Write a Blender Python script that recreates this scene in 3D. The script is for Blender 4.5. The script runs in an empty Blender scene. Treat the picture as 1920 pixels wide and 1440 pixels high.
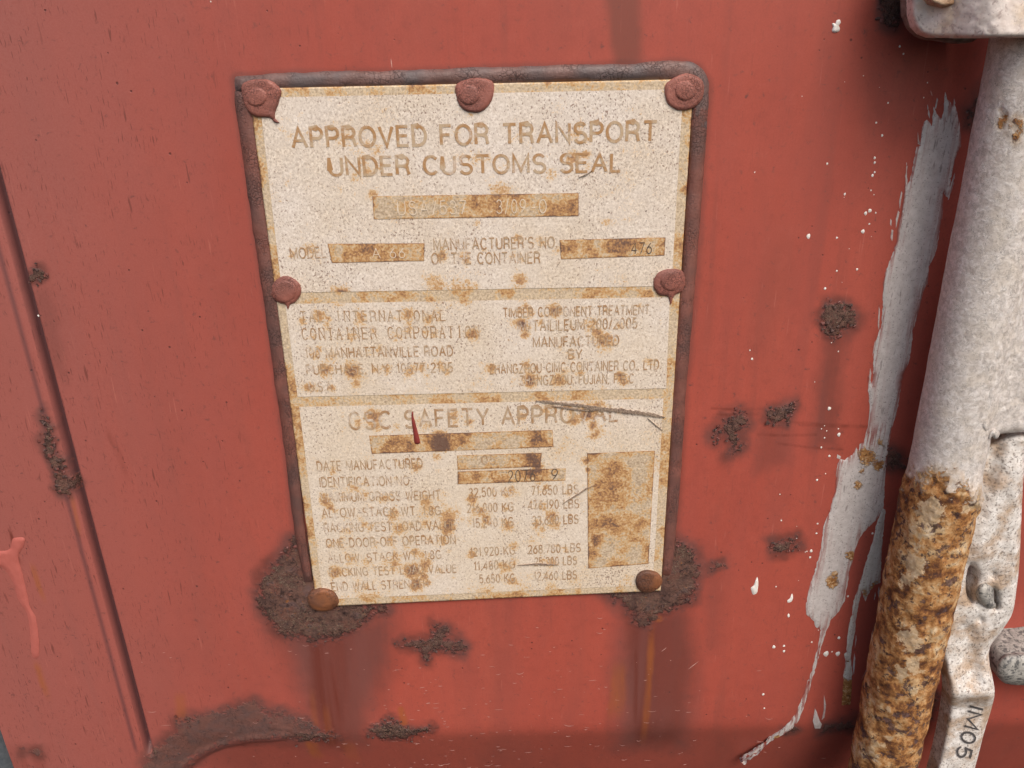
import bpy, math, random
import numpy as np
from mathutils import Matrix, Vector
from mathutils.geometry import delaunay_2d_cdt

random.seed(7)
RNG = np.random.default_rng(11)
SC = bpy.context.scene
COL = SC.collection

# ------------------------------------------------------------------ camera, light, exposure
D = 0.36                      # metres from the lens to the door sheet
Z0 = 1.5                      # height of the lens above the ground
F, CX, CY = 1442.0, 960.0, 720.0
_V = np.array([90.0, 3580.0, F]); _V /= np.linalg.norm(_V)
_s = -0.023
_H = np.array([1.0, _s, -(90 + 3580 * _s) / F]); _H /= np.linalg.norm(_H)
_N = np.cross(_H, _V)

cam_d = bpy.data.cameras.new('camera')
cam = bpy.data.objects.new('camera', cam_d); COL.objects.link(cam)
cam_d.sensor_width = 36.0
cam_d.lens = F / 1920.0 * 36.0
cam_d.clip_start = 0.01; cam_d.clip_end = 100.0
xa = Vector((_H[0], _N[0], -_V[0])); ya = -Vector((_H[1], _N[1], -_V[1])); za = -Vector((_H[2], _N[2], -_V[2]))
m = Matrix((xa, ya, za)).transposed().to_4x4()
m.translation = Vector((0, -D, Z0))
cam.matrix_world = m
SC.camera = cam

SUN_EL, SUN_AZ = 50.0, 158.0     # azimuth measured clockwise from +Y
world = bpy.data.worlds.new('World'); SC.world = world
world.use_nodes = True
wn = world.node_tree.nodes; wl = world.node_tree.links
wn.clear()
sky = wn.new('ShaderNodeTexSky'); sky.sky_type = 'NISHITA'; sky.sun_disc = False
sky.sun_elevation = math.radians(SUN_EL); sky.sun_rotation = math.radians(SUN_AZ)
sky.air_density = 1.0; sky.dust_density = 5.0; sky.ozone_density = 0.4
bg = wn.new('ShaderNodeBackground'); bg.inputs['Strength'].default_value = 0.13
wo = wn.new('ShaderNodeOutputWorld')
wl.new(sky.outputs[0], bg.inputs[0]); wl.new(bg.outputs[0], wo.inputs[0])
sun_d = bpy.data.lights.new('sun', 'SUN'); sun_d.energy = 1.5; sun_d.angle = math.radians(30)
sun_d.color = (1.0, 0.955, 0.90)
sun = bpy.data.objects.new('sun', sun_d); COL.objects.link(sun)
_el, _az = math.radians(SUN_EL), math.radians(SUN_AZ)
_to = Vector((math.cos(_el) * math.sin(_az), math.cos(_el) * math.cos(_az), math.sin(_el)))
sun.rotation_euler = _to.to_track_quat('Z', 'Y').to_euler()
sun.location = (0.5, -1, 3)
vs = SC.view_settings
vs.view_transform = 'Standard'; vs.look = 'None'; vs.gamma = 1.0; vs.exposure = 0.28
vs.use_curve_mapping = False

# ------------------------------------------------------------------ measuring helpers
def un(px, py, Y=0.0):
    """point of the plane y = Y seen at photo pixel (px, py); returns arrays X, Y, Z"""
    px = np.asarray(px, float); py = np.asarray(py, float); Y = np.asarray(Y, float)
    rx, ry = (px - CX) / F, (py - CY) / F
    t = (D + Y) / (rx * _N[0] + ry * _N[1] + _N[2])
    X = t * (rx * _H[0] + ry * _H[1] + _H[2])
    Z = -t * (rx * _V[0] + ry * _V[1] + _V[2])
    return X, np.broadcast_to(Y, X.shape), Z + Z0

def proj(X, Y, Z):
    a, b, c = X, Y + D, Z - Z0
    x = a * _H[0] + b * _N[0] - c * _V[0]
    y = a * _H[1] + b * _N[1] - c * _V[1]
    z = a * _H[2] + b * _N[2] - c * _V[2]
    z = np.maximum(z, 0.02)
    return CX + F * x / z, CY + F * y / z

_T = RNG.random((8, 256, 256))
def vn(x, y, s=0):
    x0 = np.floor(x).astype(np.int64); y0 = np.floor(y).astype(np.int64)
    fx = x - x0; fy = y - y0
    fx = fx * fx * (3 - 2 * fx); fy = fy * fy * (3 - 2 * fy)
    t = _T[s % 8]; ox = (s * 37) % 256
    x0 = (x0 + ox) & 255; x1 = (x0 + 1) & 255; y0 = y0 & 255; y1 = (y0 + 1) & 255
    return (t[x0, y0] * (1 - fx) + t[x1, y0] * fx) * (1 - fy) + (t[x0, y1] * (1 - fx) + t[x1, y1] * fx) * fy

def fbm(x, y, o=4, s=0):
    v = 0; a = 0.5; n = 0
    for i in range(o):
        v = v + a * vn(x * 2 ** i, y * 2 ** i, s + i); n += a; a *= 0.55
    return v / n

def sstep(a, b, x):
    t = np.clip((x - a) / (b - a), 0, 1)
    return t * t * (3 - 2 * t)

def sdf(P, poly):
    """signed distance, positive inside"""
    P = np.asarray(P, float); poly = np.asarray(poly, float)
    d2 = np.full(len(P), 1e18); ins = np.zeros(len(P), bool)
    n = len(poly)
    for i in range(n):
        a, b = poly[i], poly[(i + 1) % n]
        e = b - a; w = P - a
        t = np.clip((w @ e) / max(e @ e, 1e-12), 0, 1)
        q = w - t[:, None] * e
        d2 = np.minimum(d2, (q * q).sum(1))
        if a[1] != b[1]:
            c = ((a[1] > P[:, 1]) != (b[1] > P[:, 1])) & (P[:, 0] < (b[0] - a[0]) * (P[:, 1] - a[1]) / (b[1] - a[1]) + a[0])
            ins ^= c
    d = np.sqrt(d2)
    return np.where(ins, d, -d)

def dline(P, pts):
    P = np.asarray(P, float); d2 = np.full(len(P), 1e18)
    pts = np.asarray(pts, float)
    for a, b in zip(pts[:-1], pts[1:]):
        e = b - a; w = P - a
        t = np.clip((w @ e) / max(e @ e, 1e-12), 0, 1)
        q = w - t[:, None] * e
        d2 = np.minimum(d2, (q * q).sum(1))
    return np.sqrt(d2)

def smooth_poly(poly, step=4.0, jit=0.0, curve=True, seed=0):
    p = np.asarray(poly, float); n = len(p); out = []
    r = np.random.default_rng(seed)
    for i in range(n):
        p0, p1, p2, p3 = p[i - 1], p[i], p[(i + 1) % n], p[(i + 2) % n]
        k = max(1, int(np.linalg.norm(p2 - p1) / step))
        for j in range(k):
            t = j / k
            if curve:
                q = 0.5 * ((2 * p1) + (p2 - p0) * t + (2 * p0 - 5 * p1 + 4 * p2 - p3) * t * t + (3 * p1 - p0 - 3 * p2 + p3) * t ** 3)
            else:
                q = p1 + (p2 - p1) * t
            out.append(q)
    out = np.array(out)
    if jit:
        out = out + r.normal(0, jit, out.shape)
    return out

# ------------------------------------------------------------------ object helpers
def thing(name, label, cat, loc, group=None):
    o = bpy.data.objects.new(name, None); COL.objects.link(o)
    o.location = loc; o.empty_display_size = 0.02
    o['label'] = label; o['category'] = cat
    if group: o['group'] = group
    o['_base'] = 1
    del o['_base']
    return o

def base_of(o):
    v = Vector((0, 0, 0))
    while o is not None:
        v = v + o.location; o = o.parent
    return v

def mesh_obj(name, V, faces, mat, parent=None, attrs=None, smooth=True, loc=None, label=None):
    V = np.asarray(V, float)
    b = base_of(parent) if parent is not None else Vector(loc or (0, 0, 0))
    V = V - np.array(b)
    me = bpy.data.meshes.new(name)
    if isinstance(faces, np.ndarray):
        nf, k = faces.shape
        me.vertices.add(len(V)); me.vertices.foreach_set('co', V.astype(np.float32).ravel())
        me.loops.add(nf * k); me.loops.foreach_set('vertex_index', faces.astype(np.int32).ravel())
        me.polygons.add(nf)
        me.polygons.foreach_set('loop_start', np.arange(0, nf * k, k, dtype=np.int32))
        me.polygons.foreach_set('loop_total', np.full(nf, k, dtype=np.int32))
        me.update(calc_edges=True); me.validate()
    else:
        me.from_pydata(V.tolist(), [], faces); me.update()
    for an, av in (attrs or {}).items():
        a = me.attributes.new(an, 'FLOAT', 'POINT')
        a.data.foreach_set('value', np.asarray(av, np.float32))
    if smooth:
        me.polygons.foreach_set('use_smooth', np.ones(len(me.polygons), bool))
    me.materials.append(mat)
    o = bpy.data.objects.new(name, me); COL.objects.link(o)
    if parent is not None: o.parent = parent
    elif loc: o.location = loc
    if label: o['label'] = label
    return o

def grid_faces(ny, nx):
    i = np.arange(ny * nx).reshape(ny, nx)
    return np.stack([i[:-1, :-1].ravel(), i[1:, :-1].ravel(), i[1:, 1:].ravel(), i[:-1, 1:].ravel()], 1)

def quad_sheet(name, c, Y, mat, parent, step=4.0, attrf=None, yf=None, label=None):
    """flat sheet from four photo pixels TL, TR, BR, BL, gridded"""
    c = np.asarray(c, float)
    nx = max(2, int(np.linalg.norm(c[1] - c[0]) / step) + 1); ny = max(2, int(np.linalg.norm(c[3] - c[0]) / step) + 1)
    P = [np.array(un(x, y, Y)) for x, y in c]
    u, v = np.meshgrid(np.linspace(0, 1, nx), np.linspace(0, 1, ny))
    u = u.ravel()[:, None]; v = v.ravel()[:, None]
    V = (P[0] * (1 - u) + P[1] * u) * (1 - v) + (P[3] * (1 - u) + P[2] * u) * v
    px, py = proj(V[:, 0], V[:, 1], V[:, 2])
    if yf is not None: V[:, 1] += yf(px, py, u[:, 0], v[:, 0])
    at = attrf(px, py, u[:, 0], v[:, 0]) if attrf else None
    return mesh_obj(name, V, grid_faces(ny, nx)[:, ::-1], mat, parent, at, label=label)

def relief(name, outline, yf, yback, mat, parent, step=5.0, attrf=None, label=None, loc=None, holes=()):
    """solid whose front is the outline (photo pixels), each point at depth yf(px, py, dist_to_edge); sides run back to yback"""
    out = np.asarray(outline, float)
    lo, hi = out.min(0), out.max(0)
    gx, gy = np.meshgrid(np.arange(lo[0], hi[0], step), np.arange(lo[1], hi[1], step * 0.9))
    gx[1::2] += step * 0.5
    G = np.stack([gx.ravel(), gy.ravel()], 1)
    G = G + np.random.default_rng(3).uniform(-.18, .18, G.shape) * step
    keep = sdf(G, out) > step * 0.45
    for h in holes: keep &= sdf(G, h) < -step * 0.45
    G = G[keep]
    n = len(out)
    pts = [Vector(p) for p in out]
    edges = [(i, (i + 1) % n) for i in range(n)]
    rings = [(0, n)]
    for h in holes:
        b = len(pts); pts += [Vector(p) for p in h]; k = len(h)
        edges += [(b + i, b + (i + 1) % k) for i in range(k)]; rings.append((b, k))
    pts += [Vector(p) for p in G]
    res = delaunay_2d_cdt(pts, edges, [], 0, 1e-6)
    co = np.array([tuple(p) for p in res[0]]); tri = np.array([f for f in res[2]])
    cen = co[tri].mean(1)
    ok = sdf(cen, out) > 0
    for h in holes: ok &= sdf(cen, h) < 0
    tri = tri[ok]
    d = np.abs(sdf(co, out))
    for h in holes: d = np.minimum(d, np.abs(sdf(co, h)))
    Yv = yf(co[:, 0], co[:, 1], d)
    X, Y, Z = un(co[:, 0], co[:, 1], Yv)
    V = np.stack([X, Y, Z], 1)
    # orient to the viewer (-Y)
    a, b, c = V[tri[:, 0]], V[tri[:, 1]], V[tri[:, 2]]
    nrm = np.cross(b - a, c - a)
    p, q, r = co[tri[:, 0]], co[tri[:, 1]], co[tri[:, 2]]
    area = (q[:, 0] - p[:, 0]) * (r[:, 1] - p[:, 1]) - (q[:, 1] - p[:, 1]) * (r[:, 0] - p[:, 0])
    neg = area < 0
    tri[neg] = tri[neg][:, ::-1]; nrm[neg] *= -1
    if nrm[:, 1].sum() > 0: tri = tri[:, ::-1].copy()
    faces = [tuple(int(q) for q in t) for t in tri]
    VV = [V]; base = len(V); src = [np.arange(len(co))]
    # sides: walk the boundary edges of the triangulation
    cnt = {}
    for t in tri:
        for i in range(3):
            e = (int(t[i]), int(t[(i + 1) % 3]))
            cnt[e] = cnt.get(e, 0) + 1
    bd = [e for e in cnt if (e[1], e[0]) not in cnt]
    ids = sorted({i for e in bd for i in e}); mp = {k: j for j, k in enumerate(ids)}
    A = V[ids]; B = A.copy(); B[:, 1] = (A[:, 1] + float(yback[0])) if isinstance(yback, tuple) else yback
    VV += [A, B]; src += [np.array(ids), np.array(ids)]
    m0, m1 = base, base + len(ids)
    for e in bd:
        i, j = mp[e[0]], mp[e[1]]
        faces.append((m0 + j, m0 + i, m1 + i, m1 + j))
    V = np.concatenate(VV); sidx = np.concatenate(src)
    at = attrf(co[:, 0], co[:, 1], d) if attrf else {}
    at = {k: np.asarray(v)[sidx] for k, v in at.items()}
    return mesh_obj(name, V, faces, mat, parent, at, label=label, loc=loc)

# ------------------------------------------------------------------ material helpers
class NB:
    def __init__(s, name):
        s.m = bpy.data.materials.new(name); s.m.use_nodes = True
        s.t = s.m.node_tree; s.t.nodes.clear()
        s.out = s.t.nodes.new('ShaderNodeOutputMaterial'); s.b = s.t.nodes.new('ShaderNodeBsdfPrincipled')
        s.t.links.new(s.b.outputs[0], s.out.inputs[0])
        s.tc = s.t.nodes.new('ShaderNodeTexCoord').outputs['Object']
    def link(s, v, sock):
        if isinstance(v, (int, float)): sock.default_value = v
        elif isinstance(v, tuple): sock.default_value = v if len(v) == 4 or sock.type == 'VECTOR' else (*v, 1)
        else: s.t.links.new(v, sock)
    def attr(s, n):
        a = s.t.nodes.new('ShaderNodeAttribute'); a.attribute_name = n; return a.outputs['Fac']
    def map(s, scale=(1, 1, 1), rot=(0, 0, 0), loc=(0, 0, 0), vec=None):
        a = s.t.nodes.new('ShaderNodeMapping'); a.inputs['Scale'].default_value = scale
        a.inputs['Rotation'].default_value = rot; a.inputs['Location'].default_value = loc
        s.t.links.new(vec or s.tc, a.inputs['Vector']); return a.outputs[0]
    def noise(s, scale, det=3, rough=.55, vec=None, dist=0, col=False):
        a = s.t.nodes.new('ShaderNodeTexNoise'); a.inputs['Scale'].default_value = scale
        a.inputs['Detail'].default_value = det; a.inputs['Roughness'].default_value = rough
        a.inputs['Distortion'].default_value = dist
        s.t.links.new(vec or s.tc, a.inputs['Vector']); return a.outputs['Color' if col else 'Fac']
    def voro(s, scale, feat='F1', vec=None, out='Distance', rnd=1.0):
        a = s.t.nodes.new('ShaderNodeTexVoronoi'); a.feature = feat; a.inputs['Scale'].default_value = scale
        a.inputs['Randomness'].default_value = rnd
        s.t.links.new(vec or s.tc, a.inputs['Vector']); return a.outputs[out]
    def math(s, op, a, b=0.0, clamp=False):
        n = s.t.nodes.new('ShaderNodeMath'); n.operation = op; n.use_clamp = clamp
        s.link(a, n.inputs[0]); s.link(b, n.inputs[1]); return n.outputs[0]
    def rng(s, v, a, b, c=0.0, d=1.0, smooth=True):
        n = s.t.nodes.new('ShaderNodeMapRange'); n.interpolation_type = 'SMOOTHSTEP' if smooth else 'LINEAR'
        s.link(v, n.inputs['Value'])
        for k, x in (('From Min', a), ('From Max', b), ('To Min', c), ('To Max', d)): n.inputs[k].default_value = x
        return n.outputs['Result']
    def mix(s, f, a, b, mode='MIX'):
        n = s.t.nodes.new('ShaderNodeMix'); n.data_type = 'RGBA'; n.blend_type = mode; n.clamp_factor = True
        s.link(f, n.inputs[0]); s.link(a, n.inputs[6]); s.link(b, n.inputs[7]); return n.outputs[2]
    def ramp(s, v, stops):
        n = s.t.nodes.new('ShaderNodeValToRGB'); r = n.color_ramp
        while len(r.elements) < len(stops): r.elements.new(0.5)
        for e, (p, c) in zip(r.elements, stops): e.position = p; e.color = (*c, 1)
        s.link(v, n.inputs[0]); return n.outputs[0]
    def bump(s, h, dist=0.0005, strength=1.0, prev=None):
        n = s.t.nodes.new('ShaderNodeBump'); n.inputs['Distance'].default_value = dist; n.inputs['Strength'].default_value = strength
        s.link(h, n.inputs['Height'])
        if prev is not None: s.t.links.new(prev, n.inputs['Normal'])
        return n.outputs[0]
    def done(s, col, rough=.6, normal=None, metal=0.0, spec=.5):
        s.link(col, s.b.inputs['Base Color']); s.link(rough, s.b.inputs['Roughness'])
        s.link(metal, s.b.inputs['Metallic']); s.link(spec, s.b.inputs['Specular IOR Level'])
        if normal is not None: s.t.links.new(normal, s.b.inputs['Normal'])
        return s.m

def scab_colour(n):
    """flaking rust and lifted paint: grey-brown, purple-grey, pale fibrous ridges and dark cracks"""
    a = n.noise(85, 6, .62, dist=.6)
    b = n.noise(620, 4, .62, dist=1.2)
    c = n.ramp(a, [(.30, (.070, .038, .033)), (.44, (.108, .058, .047)), (.54, (.142, .074, .056)), (.64, (.120, .074, .069)), (.76, (.175, .095, .072))])
    c = n.mix(n.rng(n.noise(85, 3, .5), .52, .66, 0, .6), c, (.165, .062, .045))
    c = n.mix(n.rng(b, .60, .74, 0, .35), c, (.19, .115, .088))
    c = n.mix(n.rng(n.noise(210, 4, .65, n.map(loc=(.1, .6, .3))), .46, .34, 0, .8), c, (.045, .024, .022))
    c = n.mix(n.rng(n.noise(330, 3, .6, n.map(loc=(.2, .4, .1))), .66, .72, 0, .8), c, (.30, .115, .035))
    l1 = n.rng(n.math('ABSOLUTE', n.math('SUBTRACT', n.noise(240, 3, .55, dist=2.2), .5)), .002, .024, 1, 0)
    l1 = n.math('MULTIPLY', l1, n.rng(n.noise(60, 2), .44, .60, 0, .75))
    c = n.mix(l1, c, (.33, .25, .18))
    l2 = n.rng(n.math('ABSOLUTE', n.math('SUBTRACT', n.noise(190, 3, .6, n.map(loc=(.3, .1, .2)), dist=1.5), .5)), .002, .018, 1, 0)
    l2 = n.math('MULTIPLY', l2, n.rng(n.noise(70, 2, .5, n.map(loc=(.5, .2, .1))), .42, .56, 0, .95))
    c = n.mix(l2, c, (.022, .014, .016))
    return c, a, n.math('ADD', b, n.math('SUBTRACT', n.math('MULTIPLY', l1, .5), n.math('MULTIPLY', l2, .9)))

# --- door paint
def make_door_mat():
    n = NB('red_door_paint')
    scab, soot, run, orange, chalk_shade, tone, crease = (n.attr(k) for k in ('scab', 'soot', 'run', 'orange', 'chalk_shade', 'tone', 'crease'))
    big = n.noise(9, 3, .5, n.map((1, 1, .45)))
    red = n.ramp(big, [(.28, (.335, .064, .043)), (.5, (.395, .081, .055)), (.72, (.425, .092, .062))])
    dirt = n.noise(26, 5, .6, n.map((1, 1, .22)))
    red = n.mix(n.rng(dirt, .48, .74, 0, .42), red, (.225, .072, .055))
    mid = n.noise(120, 4, .65)
    red = n.mix(n.rng(mid, .50, .72, 0, .28), red, (.24, .052, .038))
    red = n.mix(n.rng(mid, .48, .30, 0, .16), red, (.47, .125, .09))
    stk = n.noise(75, 4, .6, n.map((1, 1, .06), (0, 0, 0), (.7, 0, .2)))
    red = n.mix(n.rng(stk, .54, .72, 0, .38), red, (.21, .064, .050))
    fine = n.noise(60, 4, .6, n.map((1, 1, .18)))
    red = n.mix(n.rng(fine, .35, .75, 0, .35), red, (.30, .066, .050))
    red = n.mix(chalk_shade, red, (.315, .112, .096))  # chalked paint, with some of the left side's shade in the colour
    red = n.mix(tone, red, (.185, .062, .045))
    gr = n.noise(1300, 3, .65)
    red = n.mix(n.rng(gr, .35, .65, .0, .22), red, (.25, .050, .036))
    # vertical dash stains, denser in the chalky part
    d = n.math('MAXIMUM', n.noise(1500, 2, .5, n.map((1, 1, .13))), n.math('SUBTRACT', n.noise(520, 2, .55, n.map((1, 1, .10))), .02))
    d2 = n.noise(48, 2, .5)
    dash = n.math('MULTIPLY', n.rng(d, .622, .70), n.rng(d2, .38, .55))
    red = n.mix(n.math('MULTIPLY', dash, n.rng(chalk_shade, 0, .5, .22, .85)), red, (.17, .050, .040))
    sv = n.noise(900, 2, .5, n.map((1, 1, .05), (0, .06, 0)))
    red = n.mix(n.math('MULTIPLY', n.rng(sv, .66, .72), n.rng(n.noise(30, 2), .45, .65, 0, .35)), red, (.52, .17, .13))
    # small dark pits
    w = n.voro(170, 'F1'); wc = n.voro(170, 'F1', out='Color')
    sep = n.t.nodes.new('ShaderNodeSeparateColor'); n.t.links.new(wc, sep.inputs[0])
    rad = n.rng(sep.outputs[0], .45, 1.0, 0.0, .115, False)
    pit = n.rng(n.math('SUBTRACT', rad, w), -.01, .035)
    red = n.mix(n.math('MULTIPLY', pit, .75), red, (.075, .022, .02))
    sp = n.noise(700, 2, .5)
    red = n.mix(n.rng(sp, .70, .78, 0, .5), red, (.15, .04, .032))
    # stains, then the darkened groove
    st = n.noise(30, 4, .55, n.map((1, 1, .16)))
    red = n.mix(n.math('MULTIPLY', soot, n.rng(st, .2, .75, .65, 1.0)), red, n.mix(n.rng(st, .4, .6), (.088, .036, .030), (.140, .060, .052)))
    rs = n.noise(170, 3, .5, n.map((1, 1, .035)))
    red = n.mix(n.math('MULTIPLY', run, n.rng(rs, .35, .65, .35, 1.0)), red, (.135, .030, .020))
    og = n.noise(130, 4, .6, n.map((1, 1, .12)))
    red = n.mix(n.math('MULTIPLY', orange, n.rng(og, .35, .65, .5, 1)), red, (.33, .10, .028))
    red = n.mix(n.math('MULTIPLY', crease, .85), red, (.062, .032, .038))  # groove shade put into the colour, together with its dirt
    # scabs
    sc, a, b = scab_colour(n)
    e = n.math('ADD', scab, n.math('MULTIPLY', n.math('SUBTRACT', n.noise(330, 5, .68, dist=.6), .5), 1.9))
    rim = n.rng(e, .12, .50)
    red = n.mix(n.math('MULTIPLY', rim, .85), red, n.mix(n.rng(n.noise(420, 4, .65), .4, .6), (.115, .050, .046), (.225, .070, .054)))
    sm = n.rng(e, .44, .80)
    sc = n.mix(n.rng(n.attr('sootmix'), 0, 1), sc, n.mix(n.rng(a, .35, .65), (.155, .066, .052), (.115, .062, .055)))
    col = n.mix(sm, red, sc)
    h = n.math('MULTIPLY', n.math('ADD', n.math('MULTIPLY', a, .8), n.math('MULTIPLY', b, .8)), n.math('MULTIPLY', sm, n.rng(n.attr('sootmix'), 0, 1, 1, .25)))
    bp = n.bump(h, .0010, .9)
    bp = n.bump(n.noise(260, 3, .5), .00006, .5, bp)
    bp = n.bump(n.math('MULTIPLY', pit, -1.0), .0003, .5, bp)
    rough = n.math('ADD', n.math('MULTIPLY', sm, .36), n.rng(fine, .3, .7, .42, .54))
    return n.done(col, rough, bp, spec=n.rng(sm, 0, 1, .32, .2))

# --- plate
def plate_mat(name, kind):
    n = NB(name)
    # weathered white enamel
    mott = n.noise(820, 4, .66, dist=.4)
    big = n.noise(28, 3, .5)
    white = n.ramp(mott, [(.32, (.38, .31, .25)), (.44, (.62, .54, .47)), (.54, (.80, .725, .65)), (.66, (.93, .865, .79))])
    white = n.mix(n.rng(big, .35, .7, 0, .55), white, (.86, .78, .66), 'MULTIPLY')
    white = n.mix(n.rng(big, .35, .7, .35, 0), white, (.74, .67, .62))
    cells = n.noise(300, 3, .6, n.map(loc=(.3, 0, .7)), dist=.6)
    white = n.mix(n.rng(cells, .40, .62, .42, 0), white, (.60, .525, .455))
    if kind == 'white':
        ye = n.attr('yellow')
        white = n.mix(n.math('MULTIPLY', ye, .85), white, n.mix(.55, white, (.66, .53, .36)))
    spk = n.noise(1150, 3, .66, n.map((1, 1, .8), (0, .5, 0)))
    white = n.mix(n.rng(n.math('ADD', spk, n.math('MULTIPLY', n.math('SUBTRACT', n.noise(22, 3, .5), .5), .28)), .585, .68, 0, .85), white, (.20, .115, .085))
    spk2 = n.noise(420, 2, .5)
    white = n.mix(n.rng(spk2, .70, .76, 0, .8), white, (.10, .06, .05))
    # rust scale
    r1 = n.noise(150, 4, .62, dist=.8); r2 = n.noise(820, 3, .66)
    grain = n.math('ADD', n.math('MULTIPLY', n.math('SUBTRACT', r1, .5), 1.0), n.math('MULTIPLY', n.math('SUBTRACT', r2, .5), 1.35))
    def rust_over(base, amount, lo=.34):
        v = n.math('ADD', amount, grain)
        rc = n.ramp(v, [(lo, (.66, .45, .22)), (lo + .16, (.52, .29, .11)), (lo + .34, (.35, .165, .062)), (lo + .56, (.115, .052, .038))])
        return n.mix(n.rng(v, lo - .14, lo + .16, 0, .88), base, rc), v
    bare = n.ramp(n.noise(900, 3, .6), [(.32, (.34, .245, .165)), (.5, (.51, .40, .28)), (.68, (.66, .54, .40))])
    bz = n.noise(75, 3, .55)
    if kind == 'white':
        col, v = rust_over(white, n.attr('rust'))
        h = n.math('ADD', n.math('MULTIPLY', spk, -.4), n.math('MULTIPLY', v, .6))
    elif kind == 'bare':
        base = n.mix(n.rng(mott, .45, .62, 0, .6), bare, (.74, .60, .41))
        col, v = rust_over(base, n.math('ADD', n.rng(bz, .34, .66, .04, .50), n.math('MULTIPLY', n.attr('edge'), .18)))
        h = v
    elif kind == 'bar':
        col, v = rust_over(bare, n.math('ADD', n.math('ADD', n.rng(bz, .30, .64, .10, .50), n.attr('rust')), n.math('MULTIPLY', n.attr('edge'), .30)))
        h = v
    elif kind == 'letter':
        br = n.mix(n.rng(n.noise(230, 3, .6), .38, .62), (.44, .32, .205), (.35, .19, .078))
        br = n.mix(n.rng(r2, .56, .70, 0, .8), br, (.19, .095, .05))
        f = n.math('ADD', n.math('MULTIPLY', n.noise(170, 3, .6), .9), n.math('MULTIPLY', r2, .5))
        col = n.mix(n.rng(f, .46, .71, 0.06, .92), white, br)
        h = r2
    elif kind == 'title':
        br = n.mix(n.rng(n.noise(190, 3, .6), .40, .60), (.48, .36, .24), (.39, .215, .09))
        br = n.mix(n.rng(r2, .58, .72, 0, .75), br, (.24, .12, .06))
        f = n.math('ADD', n.math('MULTIPLY', n.noise(140, 3, .6), .9), n.math('MULTIPLY', r2, .35))
        col = n.mix(n.rng(f, .36, .58, 0.2, .97), white, br)
        h = r2
    bp = n.bump(h, .00022, .7)
    return n.done(col, n.rng(mott, .3, .7, .62, .5), bp, spec=.3)

def crackle_mat(name, lo, hi, crack, dirt, scale=620):
    n = NB(name)
    wv = n.mix(.0, n.tc, n.tc)
    dv = n.noise(260, 4, .65, col=True)
    vec = n.mix(.0030, n.tc, dv, 'ADD')
    c = n.ramp(n.noise(120, 4, .6), [(.35, lo), (.65, hi)])
    c = n.mix(n.rng(n.noise(1500, 2, .6), .55, .75, 0, .6), c, hi)
    c = n.mix(n.rng(n.noise(38, 3, .55), .42, .66, 0, .8), c, dirt)
    e = n.voro(scale, 'DISTANCE_TO_EDGE', vec)
    gate = n.noise(90, 2, .5)
    k = n.math('MULTIPLY', n.rng(e, .015, .10, 1, 0), n.rng(gate, .40, .62, .05, .62))
    c = n.mix(k, c, crack)
    bp = n.bump(n.math('SUBTRACT', n.noise(900, 3, .6), n.math('MULTIPLY', k, 1.2)), .0003, .8)
    return n.done(c, .5, bp, spec=.45)

def speckle_mat(name, base, light, fleck, density=.58, scale=750, warm=None, shine=.5):
    n = NB(name)
    a = n.noise(60, 4, .6)
    c = n.ramp(n.noise(260, 4, .6), [(.3, base), (.65, light)])
    if warm: c = n.mix(n.rng(a, .44, .62, 0, .8), c, warm)
    f = n.noise(scale, 3, .6, dist=.5)
    c = n.mix(n.rng(f, density, density + .11, 0, .75), c, fleck)
    f2 = n.noise(scale * 2.4, 2, .6)
    c = n.mix(n.rng(f2, .62, .70, 0, .6), c, fleck)
    bp = n.bump(n.math('ADD', n.math('MULTIPLY', f, -1.0), n.noise(200, 3, .5)), .00025, .8)
    return n.done(c, shine, bp, spec=.4)

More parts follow.
